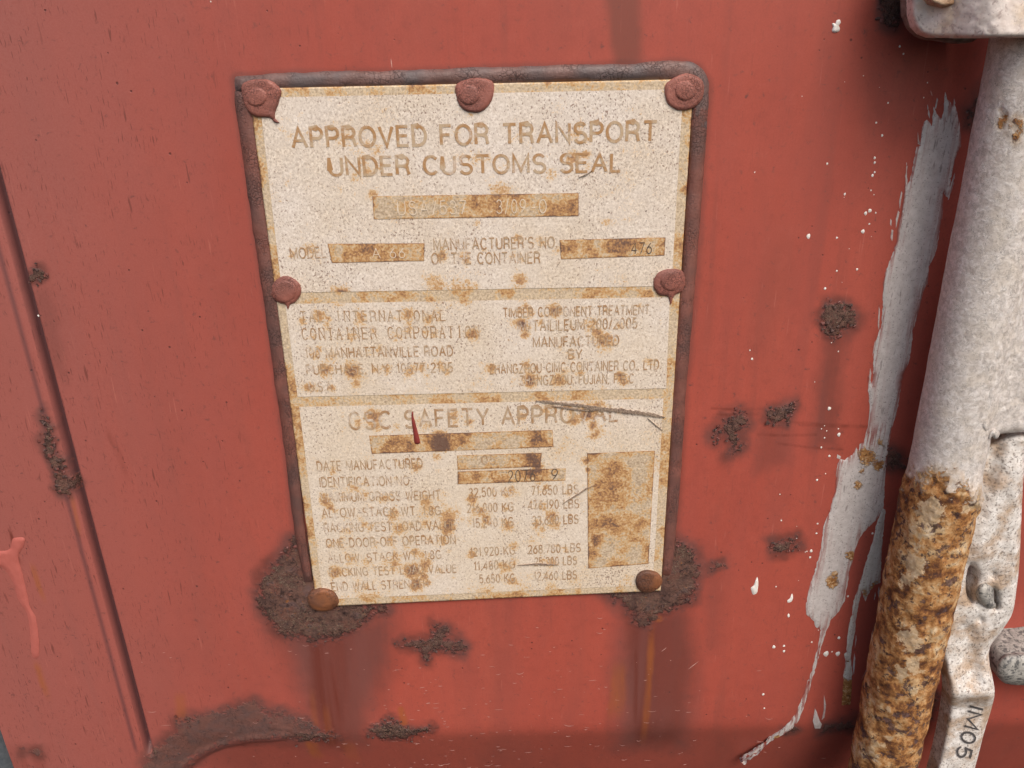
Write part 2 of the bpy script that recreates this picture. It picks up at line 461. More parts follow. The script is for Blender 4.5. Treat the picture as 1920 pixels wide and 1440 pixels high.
def make_rod_mat():
    n = NB('rod_paint_and_rust')
    a = n.noise(90, 4, .6); b = n.noise(420, 4, .62, dist=.7); f = n.noise(1500, 3, .6)
    grey = n.ramp(b, [(.28, (.46, .405, .365)), (.48, (.62, .57, .53)), (.70, (.80, .76, .73))])
    grey = n.mix(n.rng(a, .45, .68, 0, .55), grey, (.60, .53, .45))
    cr = n.noise(700, 3, .55, dist=2.5)
    line = n.rng(n.math('ABSOLUTE', n.math('SUBTRACT', cr, .5)), 0.0, .035, 1, 0)
    line = n.math('MULTIPLY', line, n.rng(n.noise(330, 2), .40, .58, 0, .85))
    grey = n.mix(n.rng(n.noise(1100, 3, .65), .54, .70, 0, .5), grey, (.33, .27, .235))
    grey = n.mix(line, grey, (.13, .11, .10))
    rust = n.attr('rust')
    r1 = n.noise(135, 5, .70, dist=.2); r1b = n.noise(300, 4, .65)
    r2 = n.noise(190, 6, .72, dist=.25)
    r3 = n.noise(55, 3, .55)
    rc = n.ramp(n.math('ADD', r2, n.math('MULTIPLY', n.math('SUBTRACT', r3, .5), .9)), [(.25, (.075, .034, .024)), (.37, (.20, .082, .032)), (.45, (.36, .165, .055)), (.54, (.50, .275, .115)), (.64, (.58, .40, .22)), (.78, (.66, .53, .38))])
    pit = n.math('MAXIMUM', n.rng(r1, .45, .40), n.rng(r1b, .40, .34))
    rc = n.mix(n.math('MULTIPLY', pit, .88), rc, n.mix(n.rng(b, .4, .6), (.050, .027, .026), (.135, .082, .078)))
    rc = n.mix(n.rng(n.noise(620, 4, .7), .56, .68, 0, .75), rc, (.085, .036, .024))
    cream = n.math('ADD', n.attr('cream'), n.math('MULTIPLY', n.math('SUBTRACT', r2, .5), 1.3))
    rc = n.mix(n.rng(cream, .46, .56, 0, .92), rc, n.ramp(b, [(.3, (.46, .30, .155)), (.7, (.66, .52, .36))]))
    grey = n.mix(n.rng(rust, .02, .5, 0, .75), grey, n.mix(n.rng(b, .4, .6), (.45, .33, .22), (.60, .50, .40)))
    rm = n.rng(n.math('ADD', rust, n.math('ADD', n.math('MULTIPLY', n.math('SUBTRACT', r2, .5), 1.7), n.math('MULTIPLY', n.math('SUBTRACT', b, .5), 1.3))), .40, .66)
    col = n.mix(rm, grey, rc)
    bp = n.bump(n.math('ADD', n.math('MULTIPLY', n.math('ADD', r2, n.math('MULTIPLY', pit, -.35)), rm), n.math('MULTIPLY', b, .3)), .0013, .8)
    bp = n.bump(n.math('SUBTRACT', f, n.math('MULTIPLY', line, .8)), .0003, .6, bp)
    return n.done(col, n.rng(rm, 0, 1, .55, .8), bp, spec=n.rng(rm, 0, 1, .4, .2))

def make_smear_mat(name, c0, c1, fleck):
    n = NB(name)
    b = n.noise(300, 4, .6)
    c = n.ramp(b, [(.3, c0), (.7, c1)])
    f = n.noise(1100, 3, .62)
    c = n.mix(n.rng(f, .57, .68, 0, .7), c, fleck)
    f2 = n.noise(600, 2, .5, n.map((1, 1, .2), (0, .3, 0)))
    c = n.mix(n.rng(f2, .66, .74, 0, .6), c, fleck)
    br = n.noise(600, 3, .6, n.map((1, 1, .07), (0, .17, 0)))
    th = n.math('MULTIPLY', n.attr('thin'), n.rng(br, .46, .60))
    c = n.mix(th, c, (.27, .062, .046))
    r2 = n.noise(420, 4, .65, dist=.8)
    rm = n.rng(n.math('ADD', n.attr('rust'), n.math('MULTIPLY', n.math('SUBTRACT', r2, .5), 1.3)), .42, .60)
    rc = n.ramp(r2, [(.3, (.05, .025, .02)), (.45, (.30, .125, .035)), (.58, (.46, .25, .10)), (.7, (.62, .5, .36))])
    c = n.mix(rm, c, rc)
    bp = n.bump(n.math('ADD', n.math('MULTIPLY', f, -.5), n.math('MULTIPLY', r2, n.math('MULTIPLY', rm, 4.0))), .0003, .8)
    return n.done(c, .6, bp, spec=.35)

def plain_mat(name, c0, c1, rough=.6, scale=300):
    n = NB(name)
    a = n.noise(scale, 4, .6)
    return n.done(n.ramp(a, [(.3, c0), (.7, c1)]), rough, n.bump(a, .0003, .6), spec=.4)

M_door = make_door_mat()
M_white = plate_mat('weathered_white_enamel', 'white')
M_bare = plate_mat('bare_plate_metal', 'bare')
M_bar = plate_mat('etched_field_metal', 'bar')
M_letter = plate_mat('etched_lettering', 'letter')
M_title = plate_mat('etched_heading', 'title')
M_seal = crackle_mat('cracked_sealant', (.155, .058, .044), (.225, .090, .070), (.045, .020, .017), (.110, .062, .055))
M_seal_top = crackle_mat('grimy_sealant', (.125, .066, .056), (.185, .102, .088), (.03, .018, .018), (.10, .085, .088), 500)
M_blob = crackle_mat('crazed_red_paint', (.265, .092, .068), (.34, .125, .095), (.07, .026, .022), (.22, .090, .072), 900)
M_rivet_rust = crackle_mat('rusted_rivet', (.15, .058, .030), (.275, .105, .044), (.05, .024, .018), (.12, .06, .045), 500)
M_rod = make_rod_mat()
M_smear = make_smear_mat('grey_primer', (.47, .425, .405), (.60, .555, .535), (.17, .14, .13))
M_smear2 = make_smear_mat('pale_primer', (.50, .48, .42), (.62, .60, .56), (.20, .15, .13))
M_pink = plain_mat('salmon_paint', (.40, .105, .082), (.44, .122, .098), .6)
M_dot = plain_mat('white_paint', (.72, .66, .58), (.80, .78, .76), .5)
M_scr = plain_mat('bare_scratch', (.44, .21, .175), (.60, .36, .32), .6)
M_handle = speckle_mat('speckled_galvanising', (.53, .485, .44), (.82, .79, .755), (.15, .115, .095), .53, 800, (.43, .29, .18))
M_bracket = speckle_mat('mottled_bracket_paint', (.62, .53, .48), (.84, .755, .70), (.40, .31, .285), .56, 420, (.70, .56, .42))
M_edge = plain_mat('grimy_edge_metal', (.12, .10, .085), (.30, .27, .24), .5)
M_bolt = crackle_mat('rusty_bolt', (.40, .235, .115), (.58, .42, .29), (.12, .06, .035), (.34, .16, .07), 500)
M_ret = speckle_mat('blackened_galvanising', (.17, .165, .155), (.46, .44, .40), (.040, .042, .048), .50, 420)
M_dark = plain_mat('dark_stamp', (.05, .045, .045), (.12, .11, .11), .6)
M_grit = plain_mat('gouge_metal', (.10, .06, .045), (.40, .31, .23), .6, 1500)
M_gasket = plain_mat('grey_rubber', (.055, .065, .075), (.095, .105, .115), .65)
M_tear = plain_mat('dark_red_paint', (.20, .035, .03), (.25, .045, .038), .4)
M_pale = plain_mat('embossed_pale_metal', (.62, .50, .36), (.76, .66, .54), .5)
M_ink = plain_mat('stamped_dark_digits', (.075, .055, .045), (.15, .11, .085), .6)

# ------------------------------------------------------------------ the door sheet
GROOVE_X = float(np.mean([un(x, y)[0] for x, y in ((62, 590), (122, 810), (192, 1069), (240, 1261))]))
CREASE_Z = float(un(1100, 1368)[2])

SCABS = [  # outline in photo pixels, softness, relief, smoothness of the stain inside
    ([(552,1000),(536,1020),(517,1045),(501,1063),(487,1081),(481,1109),(478,1134),(485,1150),(499,1162),(513,1175),(531,1196),(563,1198),(588,1212),(607,1203),(634,1196),(666,1191),(689,1171),(700,1152),(732,1150),(723,1135),(684,1120),(610,1090),(575,1000)], 12, 1.5, 0),
    ([(1262,1000),(1285,1012),(1307,1030),(1315,1065),(1307,1100),(1297,1132),(1270,1140),(1250,1148),(1227,1167),(1210,1184),(1195,1172),(1170,1150),(1157,1130),(1135,1112),(1192,1095),(1225,1080),(1240,1010)], 12, 1.5, 0),
    ([(813,1164),(840,1173),(842,1191),(875,1205),(870,1222),(838,1219),(811,1225),(804,1237),(790,1233),(790,1219),(753,1216),(735,1206),(765,1201),(809,1192)], 9, .8, .35),
    ([(1546,563),(1569,563),(1601,580),(1610,591),(1603,612),(1587,625),(1564,638),(1550,628),(1541,607),(1538,586)], 10, .9, .2),
    ([(1388,764),(1404,777),(1407,795),(1392,809),(1391,836),(1380,852),(1360,860),(1366,836),(1356,822),(1338,829),(1334,811),(1356,788)], 10, .9, .2),
    ([(1493,750),(1500,761),(1482,783),(1472,798),(1445,797),(1431,783),(1436,767),(1468,757)], 9, .9, .2),
    ([(1447,1015),(1493,1004),(1500,1023),(1467,1038),(1445,1034)], 9, .6, .3),
    ([(1325,1062),(1357,1052),(1362,1064),(1327,1075)], 8, .3, .6),
    ([(1645,-30),(1700,-30),(1700,30),(1682,52),(1655,47),(1646,20)], 9, .8, .2),
    ([(1812,205),(1850,160),(1862,215),(1845,242),(1812,238)], 12, .5, .4),
    ([(48,511),(72,500),(89,520),(75,532),(48,534)], 7, .9, .1),
    ([(76,765),(90,780),(104,800),(102,830),(122,860),(120,885),(134,893),(150,905),(132,932),(115,924),(105,910),(109,885),(86,845),(75,820),(84,802)], 7, 1.0, .25),
    ([(272,1428),(286,1399),(330,1373),(327,1350),(354,1341),(416,1332),(476,1312),(493,1330),(541,1336),(591,1351),(606,1371),(640,1384),(604,1391),(566,1391),(516,1389),(460,1393),(410,1406),(363,1430),(348,1460),(272,1460)], 9, .5, .85),
    ([(478,1353),(520,1348),(570,1358),(622,1373),(618,1391),(560,1391),(500,1373)], 8, 1.4, 0),
    ([(326,1351),(350,1341),(378,1350),(352,1363)], 6, 1.0, 0),
    ([(283,1402),(320,1395),(345,1405),(330,1421),(285,1424)], 7, 1.1, 0),
    ([(690,1381),(697,1356),(735,1345),(760,1358),(818,1365),(791,1375),(763,1388),(729,1388)], 6, 2.0, 0),
    ([(1470,1372),(1490,1365),(1500,1374),(1478,1382)], 7, .4, .5),
    ([(1655,840),(1690,845),(1700,880),(1668,880)], 10, .6, .3),
    ([(1750,1290),(1757,1310),(1750,1350),(1735,1345)], 8, .6, 0),
    ([(1535,1360),(1600,1350),(1605,1372),(1545,1382)], 10, .4, .4),
    ([(42,1402),(76,1401),(76,1410),(42,1411)], 7, .2, .9),
]

def door_attrs(X, Z, PX, PY):
    P = np.stack([PX, PY], 1)
    N = len(X)
    A = {k: np.zeros(N) for k in ('scab', 'soot', 'run', 'orange', 'chalk_shade', 'tone', 'crease', 'sootmix')}
    H = np.zeros(N)
    mmx, mmz = X * 1000, Z * 1000
    warp = (fbm(mmx / 7, mmz / 7, 4, 1) - .5) * 34
    fine = (fbm(mmx / 2.5, mmz / 2.5, 3, 2) - .5) * 14
    ridged = 1 - np.abs(2 * fbm(mmx / 5, mmz / 5, 4, 3) - 1) * 2.2
    rough = fbm(mmx / 3.2, mmz / 3.2, 3, 5)
    def local(poly, mrg):
        q = np.asarray(poly, float)
        return np.where((PX > q[:, 0].min() - mrg) & (PX < q[:, 0].max() + mrg) & (PY > q[:, 1].min() - mrg) & (PY < q[:, 1].max() + mrg))[0]
    for poly, soft, hgt, smo in SCABS:
        k = local(poly, 70)
        s = sdf(P[k], poly)
        sw = s + warp[k] * .6 + fine[k] * 1.4
        v = sstep(-soft * 1.1, soft * 2.0, sw)
        up = v > A['scab'][k]
        A['sootmix'][k] = np.where(up, smo, A['sootmix'][k])
        A['scab'][k] = np.maximum(A['scab'][k], v)
        lift = .55 * hgt * v * (0.45 + .50 * np.clip(ridged[k], 0, 1) + .25 * (rough[k] - .5))
        H[k] = np.maximum(H[k], lift)
        A['soot'][k] = np.maximum(A['soot'][k], .95 * sstep(-soft * 2.4, 4, s + warp[k] * .7))
    def stain(key, poly, soft, amt, wf=.5):
        k = local(poly, soft * 2.5)
        v = amt * sstep(-soft, soft, sdf(P[k], poly) + warp[k] * wf)
        A[key][k] = np.maximum(A[key][k], v)
    def streak(key, pts, w, amt, soft=.6):
        k = local(pts, w * 3)
        q = np.asarray(pts, float); y0, y1 = q[0, 1], q[-1, 1]
        fade = sstep(y0 - w, y0 + .25 * (y1 - y0), PY[k]) * sstep(y1 + w, y1 - .35 * (y1 - y0), PY[k]) if abs(y1 - y0) > 25 else 1.0
        v = amt * fade * sstep(w * (1 + soft), w * (1 - soft), dline(P[k], pts) + warp[k] * .12 * w / 6)
        A[key][k] = np.maximum(A[key][k], v)
    # grey-purple soot below the scabs and around the bead
    stain('soot', [(500,1165),(740,1150),(735,1240),(700,1330),(680,1400),(590,1410),(575,1330),(540,1240)], 40, .85)
    stain('soot', [(620,1195),(668,1195),(662,1290),(650,1400),(630,1400),(622,1290)], 14, .9)
    stain('run', [(578,1200),(612,1200),(640,1330),(640,1420),(600,1400),(588,1330)], 13, .75)
    streak('run', [(594,1205),(600,1290),(590,1350)], 6, .7); streak('run', [(612,1215),(625,1290),(640,1370)], 5, .9)
    streak('orange', [(585,1290),(592,1385)], 6, .3); streak('orange', [(610,1320),(622,1410)], 6, .3)
    stain('soot', [(1172,1150),(1290,1130),(1310,1240),(1290,1420),(1165,1420),(1150,1260)], 36, .88)
    stain('run', [(1185,1180),(1225,1180),(1225,1400),(1190,1400)], 16, .55)
    streak('orange', [(1224,1160),(1220,1230),(1213,1330),(1206,1420)], 6, .7); streak('run', [(1195,1190),(1192,1300),(1190,1390)], 5, .8)
    streak('orange', [(1160,1240),(1158,1310),(1150,1350)], 12, .6)
    streak('orange', [(1228,1158),(1236,1160)], 6, 1.0)
    stain('soot', [(1545,635),(1590,630),(1578,700),(1572,840),(1518,840),(1528,720)], 18, .62)
    stain('soot', [(1422,800),(1482,795),(1480,870),(1415,890)], 18, .50)
    stain('soot', [(1310,1020),(1370,1050),(1350,1220),(1320,1230)], 24, .35)
    stain('soot', [(52,540),(92,535),(120,640),(125,720),(95,690)], 18, .40)
    stain('tone', [(1128,-60),(1204,-60),(1204,60),(1200,128),(1150,128),(1142,60)], 13, .80, .35)
    stain('soot', [(1400,760),(1440,755),(1440,800),(1400,810)], 14, .25)
    # horizontal scuffs
    for (x0, y0, x1, y1) in ((1335,766,1430,767),(1440,788,1640,800),(1500,797,1660,800),(1420,815,1530,815),(1460,832,1580,843),(1345,777,1420,777)):
        streak('run', [(x0, y0), ((x0 + x1) / 2, (y0 + y1) / 2 + 2), (x1, y1)], 2.2, .55)
    # soot halo outside the sealant bead
    bead = [(452,175),(447,152),(520,150),(700,146),(880,140),(1060,134),(1200,131),(1270,127),(1305,133),(1318,155),(1318,190),(1306,350),(1290,560),(1275,740),(1261,950),(1250,1060)]
    bead2 = [(450,170),(463,240),(487,420),(508,560),(530,720),(545,830),(557,950),(572,1060)]
    for b in (bead, bead2):
        k = local(b, 60)
        d = dline(P[k], b)
        A['soot'][k] = np.maximum(A['soot'][k], .55 * sstep(24, 11, d + warp[k] * .2))
    # orange run under the salmon drip, brown marks
    streak('orange', [(70,1236),(80,1270),(95,1310)], 6, .8)
    streak('orange', [(62,1050),(75,1095),(88,1130)], 4, .8); streak('run', [(20,985),(34,1040),(45,1060)], 3, .9)
    streak('run', [(200,800),(212,830),(222,850),(232,880),(242,912)], 5, .45)
    streak('orange', [(134,925),(146,980),(150,1010)], 4, .5)
    stain('run', [(22,1393),(92,1393),(92,1440),(22,1440)], 10, .30)
    streak('orange', [(338,1300),(340,1350)], 10, .45); streak('orange', [(752,1330),(758,1355)], 6, .6)
    streak('orange', [(580,1395),(590,1440)], 10, .7); streak('orange', [(650,1400),(660,1450)], 12, .35)
    # dusty grey curve at the bottom left of the pressed field
    k = local([(340,1440),(530,1380)], 60)
    rl = [(345,1440),(380,1417),(420,1400),(470,1388),(530,1383)]
    dd = dline(P[k], rl)
    H[k] += 1.2 * sstep(14, 2, dd)
    A['soot'][k] = np.maximum(A['soot'][k], .9 * sstep(13, 6, dd + fine[k] * .5))
    stain('soot', [(500,1385),(640,1390),(640,1412),(520,1415)], 12, .45)
    # chalking towards the left; its colour also holds the dimmer light on that side
    A['chalk_shade'] = np.clip(sstep(720, -60, PX + warp * 1.5 - PY * .02) * .74 + .04, 0, 1)
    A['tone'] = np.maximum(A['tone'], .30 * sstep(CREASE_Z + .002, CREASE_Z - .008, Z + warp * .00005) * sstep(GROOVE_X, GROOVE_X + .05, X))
    # pressed relief: raised field left of the groove, sharp groove, turned-in bottom
    gx = X - GROOVE_X
    yy = -.0010 * sstep(-.0068, -.0088, gx) - .0006 * sstep(-.0022, -.0068, gx)
    gw = sstep(CREASE_Z - .016, CREASE_Z - .004, Z)
    box = sstep(-.0029, -.0017, gx) * sstep(.0023, .0013, gx)
    yy = yy + .0060 * box * gw
    A['crease'] = np.maximum(sstep(-.0034, -.0018, gx) * sstep(.0028, .0014, gx), .75 * np.exp(-((gx + .0076) / .0010) ** 2)) * gw  # mask for the painted groove shade and the dirt line beside it
    right = sstep(.0, .05, gx)
    yy = yy + right * .30 * .0035 * np.logaddexp(0, np.clip((CREASE_Z - Z) / .0035, -60, 400))
    dent = .0012 * (fbm(X * 9 + 5, Z * 9, 3, 6) - .5)
    Y = yy + dent * 1.0 - H * .001
    flat = sstep(470, 520, PX) * sstep(1300, 1240, PX) * sstep(120, 180, PY) * sstep(1130, 1080, PY)
    Y = Y * (1 - flat) + np.maximum(Y, .0002) * flat
    return Y, A

def axis_steps(a, b, s, lo, hi, coarse):
    mid = np.arange(a, b, s)
    L = []; x = a; st = s
    while x > lo: st = min(st * 1.25, coarse); x -= st; L.append(x)
    R = []; x = mid[-1]; st = s
    while x < hi: st = min(st * 1.25, coarse); x += st; R.append(x)
    return np.array(L[::-1] + list(mid) + R)

door = thing('container_door', 'red painted steel container door with rust scabs, dark vertical groove and primer smears', 'container door', (0, 0, Z0 - .2))
xs = axis_steps(-.355, .345, .00078, -1.1, 1.1, .03)
zs = axis_steps(Z0 - .40, Z0 + .055, .00078, Z0 - 1.3, Z0 + 1.0, .03)
gx, gz = np.meshgrid(xs, zs)
gx = gx.ravel(); gz = gz.ravel()
dpx, dpy = proj(gx, np.zeros_like(gx), gz)
far = (gz < Z0 - .6) | (gz > Z0 + .15)
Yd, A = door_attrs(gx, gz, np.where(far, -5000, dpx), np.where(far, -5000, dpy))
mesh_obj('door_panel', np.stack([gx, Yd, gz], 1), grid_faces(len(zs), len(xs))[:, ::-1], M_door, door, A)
_DX, _DZ, _DY = xs, zs, Yd.reshape(len(zs), len(xs))

def door_y(px, py):
    X, _, Z = un(px, py, 0)
    i = np.clip(np.searchsorted(_DX, X), 0, len(_DX) - 1); j = np.clip(np.searchsorted(_DZ, Z), 0, len(_DZ) - 1)
    return _DY[j, i]

# ------------------------------------------------------------------ paint marks on the door
SMEAR = [(1772,172),(1776,186),(1781,190),(1786,198),(1789,183),(1794,212),(1799,226),(1802,255),(1802,274),(1794,292),(1788,311),(1783,335),(1780,352),(1791,324),(1787,349),(1779,375),(1769,360),(1768,399),(1764,424),(1759,448),(1756,470),(1742,500),(1739,530),(1732,546),(1721,592),(1711,621),(1710,642),(1705,679),(1698,692),(1691,715),(1686,747),(1682,770),(1672,805),(1668,826),(1663,860),(1659,895),(1657,950),(1643,975),(1617,1000),(1604,1027),(1599,1050),(1593,1073),(1588,1100),(1583,1127),(1573,1147),(1557,1163),(1547,1190),(1527,1260),(1513,1310),(1497,1352),(1480,1371),(1450,1388),(1425,1404),(1392,1424),(1386,1421),(1424,1397),(1467,1369),(1490,1342),(1503,1312),(1520,1265),(1534,1212),(1539,1181),(1530,1176),(1526,1165),(1512,1152),(1511,1137),(1517,1104),(1533,1055),(1540,1027),(1544,986),(1556,959),(1567,911),(1568,881),(1575,860),(1584,862),(1601,850),(1606,838),(1610,846),(1612,832),(1620,828),(1627,802),(1631,770),(1629,743),(1627,704),(1636,722),(1638,670),(1643,637),(1652,615),(1655,576),(1656,530),(1664,500),(1676,470),(1682,448),(1684,427),(1689,405),(1696,358),(1700,304),(1702,349),(1706,338),(1714,300),(1719,276),(1726,274),(1727,262),(1729,240),(1733,229),(1738,224),(1743,229),(1747,238),(1751,200),(1757,214),(1766,222),(1770,200)]
SMEAR2 = [(1655,953),(1660,957),(1655,1009),(1652,1060),(1651,1092),(1640,1098),(1632,1107),(1622,1128),(1616,1108),(1610,1130),(1605,1162),(1602,1192),(1595,1230),(1598,1260),(1597,1290),(1594,1322),(1578,1322),(1582,1267),(1586,1240),(1583,1227),(1587,1222),(1591,1175),(1598,1152),(1600,1127),(1607,1110),(1615,1085),(1627,1043),(1638,1009),(1646,975)]
def spots(px, py, lst):
    v = np.zeros(len(px))
    for x, y, r, a in lst:
        v = np.maximum(v, a * np.exp(-((px - x) ** 2 + (py - y) ** 2) / (r * r)))
    return v
def skin(h, soft):
    return lambda x, y, d: door_y(x, y) - .00012 - h * np.clip(d / soft, 0, 1) ** .5
relief('paint_smear', smooth_poly(SMEAR, 4.5, .55, False, 1), skin(.0006, 7), .004, M_smear, door, 5,
       lambda x, y, d: {'rust': spots(x, y, [(1625,855,20,.9),(1648,872,14,.85),(1618,885,10,.7),(1608,910,12,.7),(1650,830,13,.55),(1560,1092,13,1.0),(1566,1078,9,.8),(1594,1042,11,.95),(1665,800,10,.35),(1458,1384,8,.9)]), 'thin': np.maximum(1.0 * np.exp(-d / 8), .8 * np.maximum(sstep(250, 190, y), sstep(780, 815, y) * sstep(850, 825, y)))},
       label='broad grey primer smear with a long curling tail')
relief('paint_smear', smooth_poly(SMEAR2, 4, .5, False, 2), skin(.0004, 6), .004, M_smear2, door, 4.5,
       lambda x, y, d: {'thin': np.maximum(.6 * np.exp(-d / 4), .8 * sstep(1060, 1110, y) * sstep(1617, 1632, x)), 'rust': np.maximum(spots(x, y, [(1640,1100,16,.75),(1622,1112,12,.6),(1588,1240,3,.8)]), .78 * sstep(1255, 1285, y))},
       label='narrow pale primer smear turning rusty at its foot')
for q in ([(1757,183),(1759,187),(1755,204),(1753,203)],[(1739,196),(1741,203),(1739,206)],[(1741,205),(1744,214),(1743,222),(1740,214)],[(1721,248),(1723,262),(1726,272),(1721,270)],
          [(1690,358),(1692,362),(1687,392),(1686,378)],[(1684,395),(1687,398),(1680,428),(1680,410)],[(1670,410),(1672,414),(1671,424),(1669,420)],[(1672,430),(1675,432),(1673,452),(1670,446)],
          [(1660,510),(1663,512),(1661,545),(1658,540)],[(1648,575),(1650,580),(1648,620),(1646,610)],[(1640,640),(1641,648),(1636,668)],[(1632,690),(1634,700),(1631,720),(1629,708)],
          [(1570,852),(1577,856),(1575,861),(1569,859)],[(1602,1225),(1604,1235),(1601,1265),(1599,1250)],[(1605,1190),(1606,1200),(1603,1215)],[(1648,1100),(1650,1108),(1648,1122),(1646,1110)],[(1641,1110),(1642,1116),(1639,1126)],
          [(1528,1328),(1532,1336),(1537,1352),(1541,1358),(1538,1366),(1528,1366),(1524,1352)],[(1545,1303),(1549,1322),(1546,1345),(1541,1350),(1545,1330)]):
    relief('paint_streak', smooth_poly(q, 3, 0, False), skin(.0003, 4), .003, M_smear, door, 3, lambda x, y, d: {'rust': np.zeros(len(x)), 'thin': np.full(len(x), .35)})
relief('paint_drip', smooth_poly([(-40,1030),(0,1033),(19,1029),(24,1010),(45,1009),(44,1025),(34,1045),(42,1076),(48,1101),(57,1140),(67,1159),(73,1197),(73,1229),(66,1235),(59,1226),(56,1188),(51,1152),(34,1124),(27,1098),(13,1073),(0,1063),(-40,1062)], 4, .3),
       skin(.0007, 6), .004, M_pink, door, 4, label='salmon paint drip running down left of the groove')

DOTS = [(1687,87,3.2),(1694,101,2.8),(1619,142,1.6),(1739,155,1.8),(1732,183,1.8),(1665,193,2.4),(1643,230,3),(1654,254,3.2),(1640,296,3.2),(1640,305,3),(1640,323,2.6),(1636,329,3.6),(1633,357,2),(1584,364,3),(1551,307,2.8),(1631,395,5),(1623,400,4.2),(1642,399,2),(1618,434,5.2),(1630,420,2.4),(1569,446,2.8),(1516,443,5.4),(1569,508,2.6),(1607,505,3),(1547,541,3.6),(1546,541,2),(1410,673,3),(1406,657,1.8),(1555,766,4.6),(1572,804,2),(1573,815,4.4),(1572,659,1.8),(1550,808,1.6),(1546,821,2),(1555,855,3),(1540,839,2.2),(1532,900,3),(1548,888,1.6),(1533,982,2.4),(1531,1000,2.4),(1521,1033,3.6),(1519,1045,2.8),(1513,1034,1.8),(1510,1035,1.5),(1590,1118,2.6),(1573,1196,3.6),(1571,1226,6),(1549,1226,7),(1522,1204,2.2),(1470,1211,3),(1470,1221,3.2),(1451,1213,4),(1431,1302,3.2),(1433,1328,2.2),(1636,1000,2.8),(1455,1100,1.8),(1415,323,1.6),(395,3,1.8),(72,592,2.6),(1465,976,2),(1560,1222,2)]
r_ = random.Random(5)
for i in range(18):
    t = r_.random(); DOTS.append((r_.gauss(1600 - 90 * t, 40), 150 + 1050 * t, r_.uniform(.8, 1.5)))
V, Fc = [], []
for x, y, r in DOTS:
    Y = float(door_y(np.array([x]), np.array([y]))[0]) - .0001
    X, _, Z = un(x, y, Y); rr = .56 * r / 4000.0 * (1 + max(0, y - 140) / 1700)
    b = len(V); k = 10; ph = r_.random() * 6; el = r_.uniform(1.0, 1.35)
    V.append((float(X), Y - rr * .35, float(Z)))
    for s, hh in ((.6, .25), (1.0, 0.0)):
        for j in range(k):
            w = 1 + .12 * math.sin(j * 2.1 + ph)
            V.append((float(X) + rr * s * w * math.cos(j * 6.2832 / k), Y - rr * hh, float(Z) + rr * s * w * el * math.sin(j * 6.2832 / k)))
    for j in range(k):
        Fc.append((b, b + 1 + (j + 1) % k, b + 1 + j)); Fc.append((b + 1 + j, b + 1 + (j + 1) % k, b + 1 + k + (j + 1) % k, b + 1 + k + j))
o = mesh_obj('paint_splatter', V, Fc, M_dot, door); o['kind'] = 'stuff'
for q in ([(1560,58),(1562,50),(1560,44),(1564,43),(1566,45),(1569,38),(1575,37),(1576,43),(1573,48),(1575,55),(1571,60),(1564,61)],
          [(1420,1082),(1422,1092),(1421,1104),(1419,1112),(1412,1115),(1409,1108),(1408,1102),(1413,1098),(1416,1090)],
          [(1485,1113),(1487,1120),(1484,1128),(1477,1130),(1476,1126),(1481,1122)],[(1479,1150),(1481,1156),(1478,1158),(1476,1155)]):
    relief('paint_fleck', smooth_poly(q, 2.5), skin(.0007, 4), .003, M_dot, door, 2.5)

# lifted flakes of paint and scale along the rims of the scabs
rf = random.Random(31)
for fname, fm, count in (('paint_flake', plain_mat('lifted_red_paint', (.13, .045, .038), (.20, .064, .053), .5, 900), .5), ('rust_flake', plain_mat('dark_scale', (.050, .030, .028), (.125, .066, .056), .7, 1200), .8)):
    V, Fc = [], []
    for poly, soft, hgt, smo in SCABS:
        if hgt < .5 or smo > .8: continue
        q = smooth_poly(poly, 3.0); cen = q.mean(0)
        for i in range(int(len(q) * count * .30)):
            p = q[rf.randrange(len(q))]; inw = rf.gauss(.94, .06) if fname == 'paint_flake' else rf.uniform(.45, 1.02)
            x, y = cen + (p - cen) * inw + np.array([rf.gauss(0, 3), rf.gauss(0, 3)])
            if 600 < x < 1230 and 600 < y < 1128: continue
            Yb = float(door_y(np.array([x]), np.array([y]))[0])
            X, _, Z = [float(a) for a in un(x, y, Yb)]
            r = rf.uniform(.0004, .0013); k = rf.choice((4, 5, 6)); ph = rf.random() * 6; el = rf.uniform(.45, 1); rot = rf.random() * 3.14
            tx, tz = rf.gauss(0, .35), rf.gauss(0, .35); b = len(V)
            V.append((X, Yb - .0005 - .2 * r, Z))
            for j in range(k):
                a = ph + j * 6.2832 / k + rf.uniform(-.3, .3); rr = r * rf.uniform(.7, 1.2)
                u, w = rr * math.cos(a), rr * el * math.sin(a)
                dx, dz = u * math.cos(rot) - w * math.sin(rot), u * math.sin(rot) + w * math.cos(rot)
                V.append((X + dx, Yb - .0004 - abs(tx * dx + tz * dz) * 1.2 + rf.uniform(-.0001, .0002), Z + dz))
            Fc += [(b, b + 1 + (j + 1) % k, b + 1 + j) for j in range(k)]
    o = mesh_obj(fname, V, Fc, fm, door, smooth=False); o['kind'] = 'stuff'

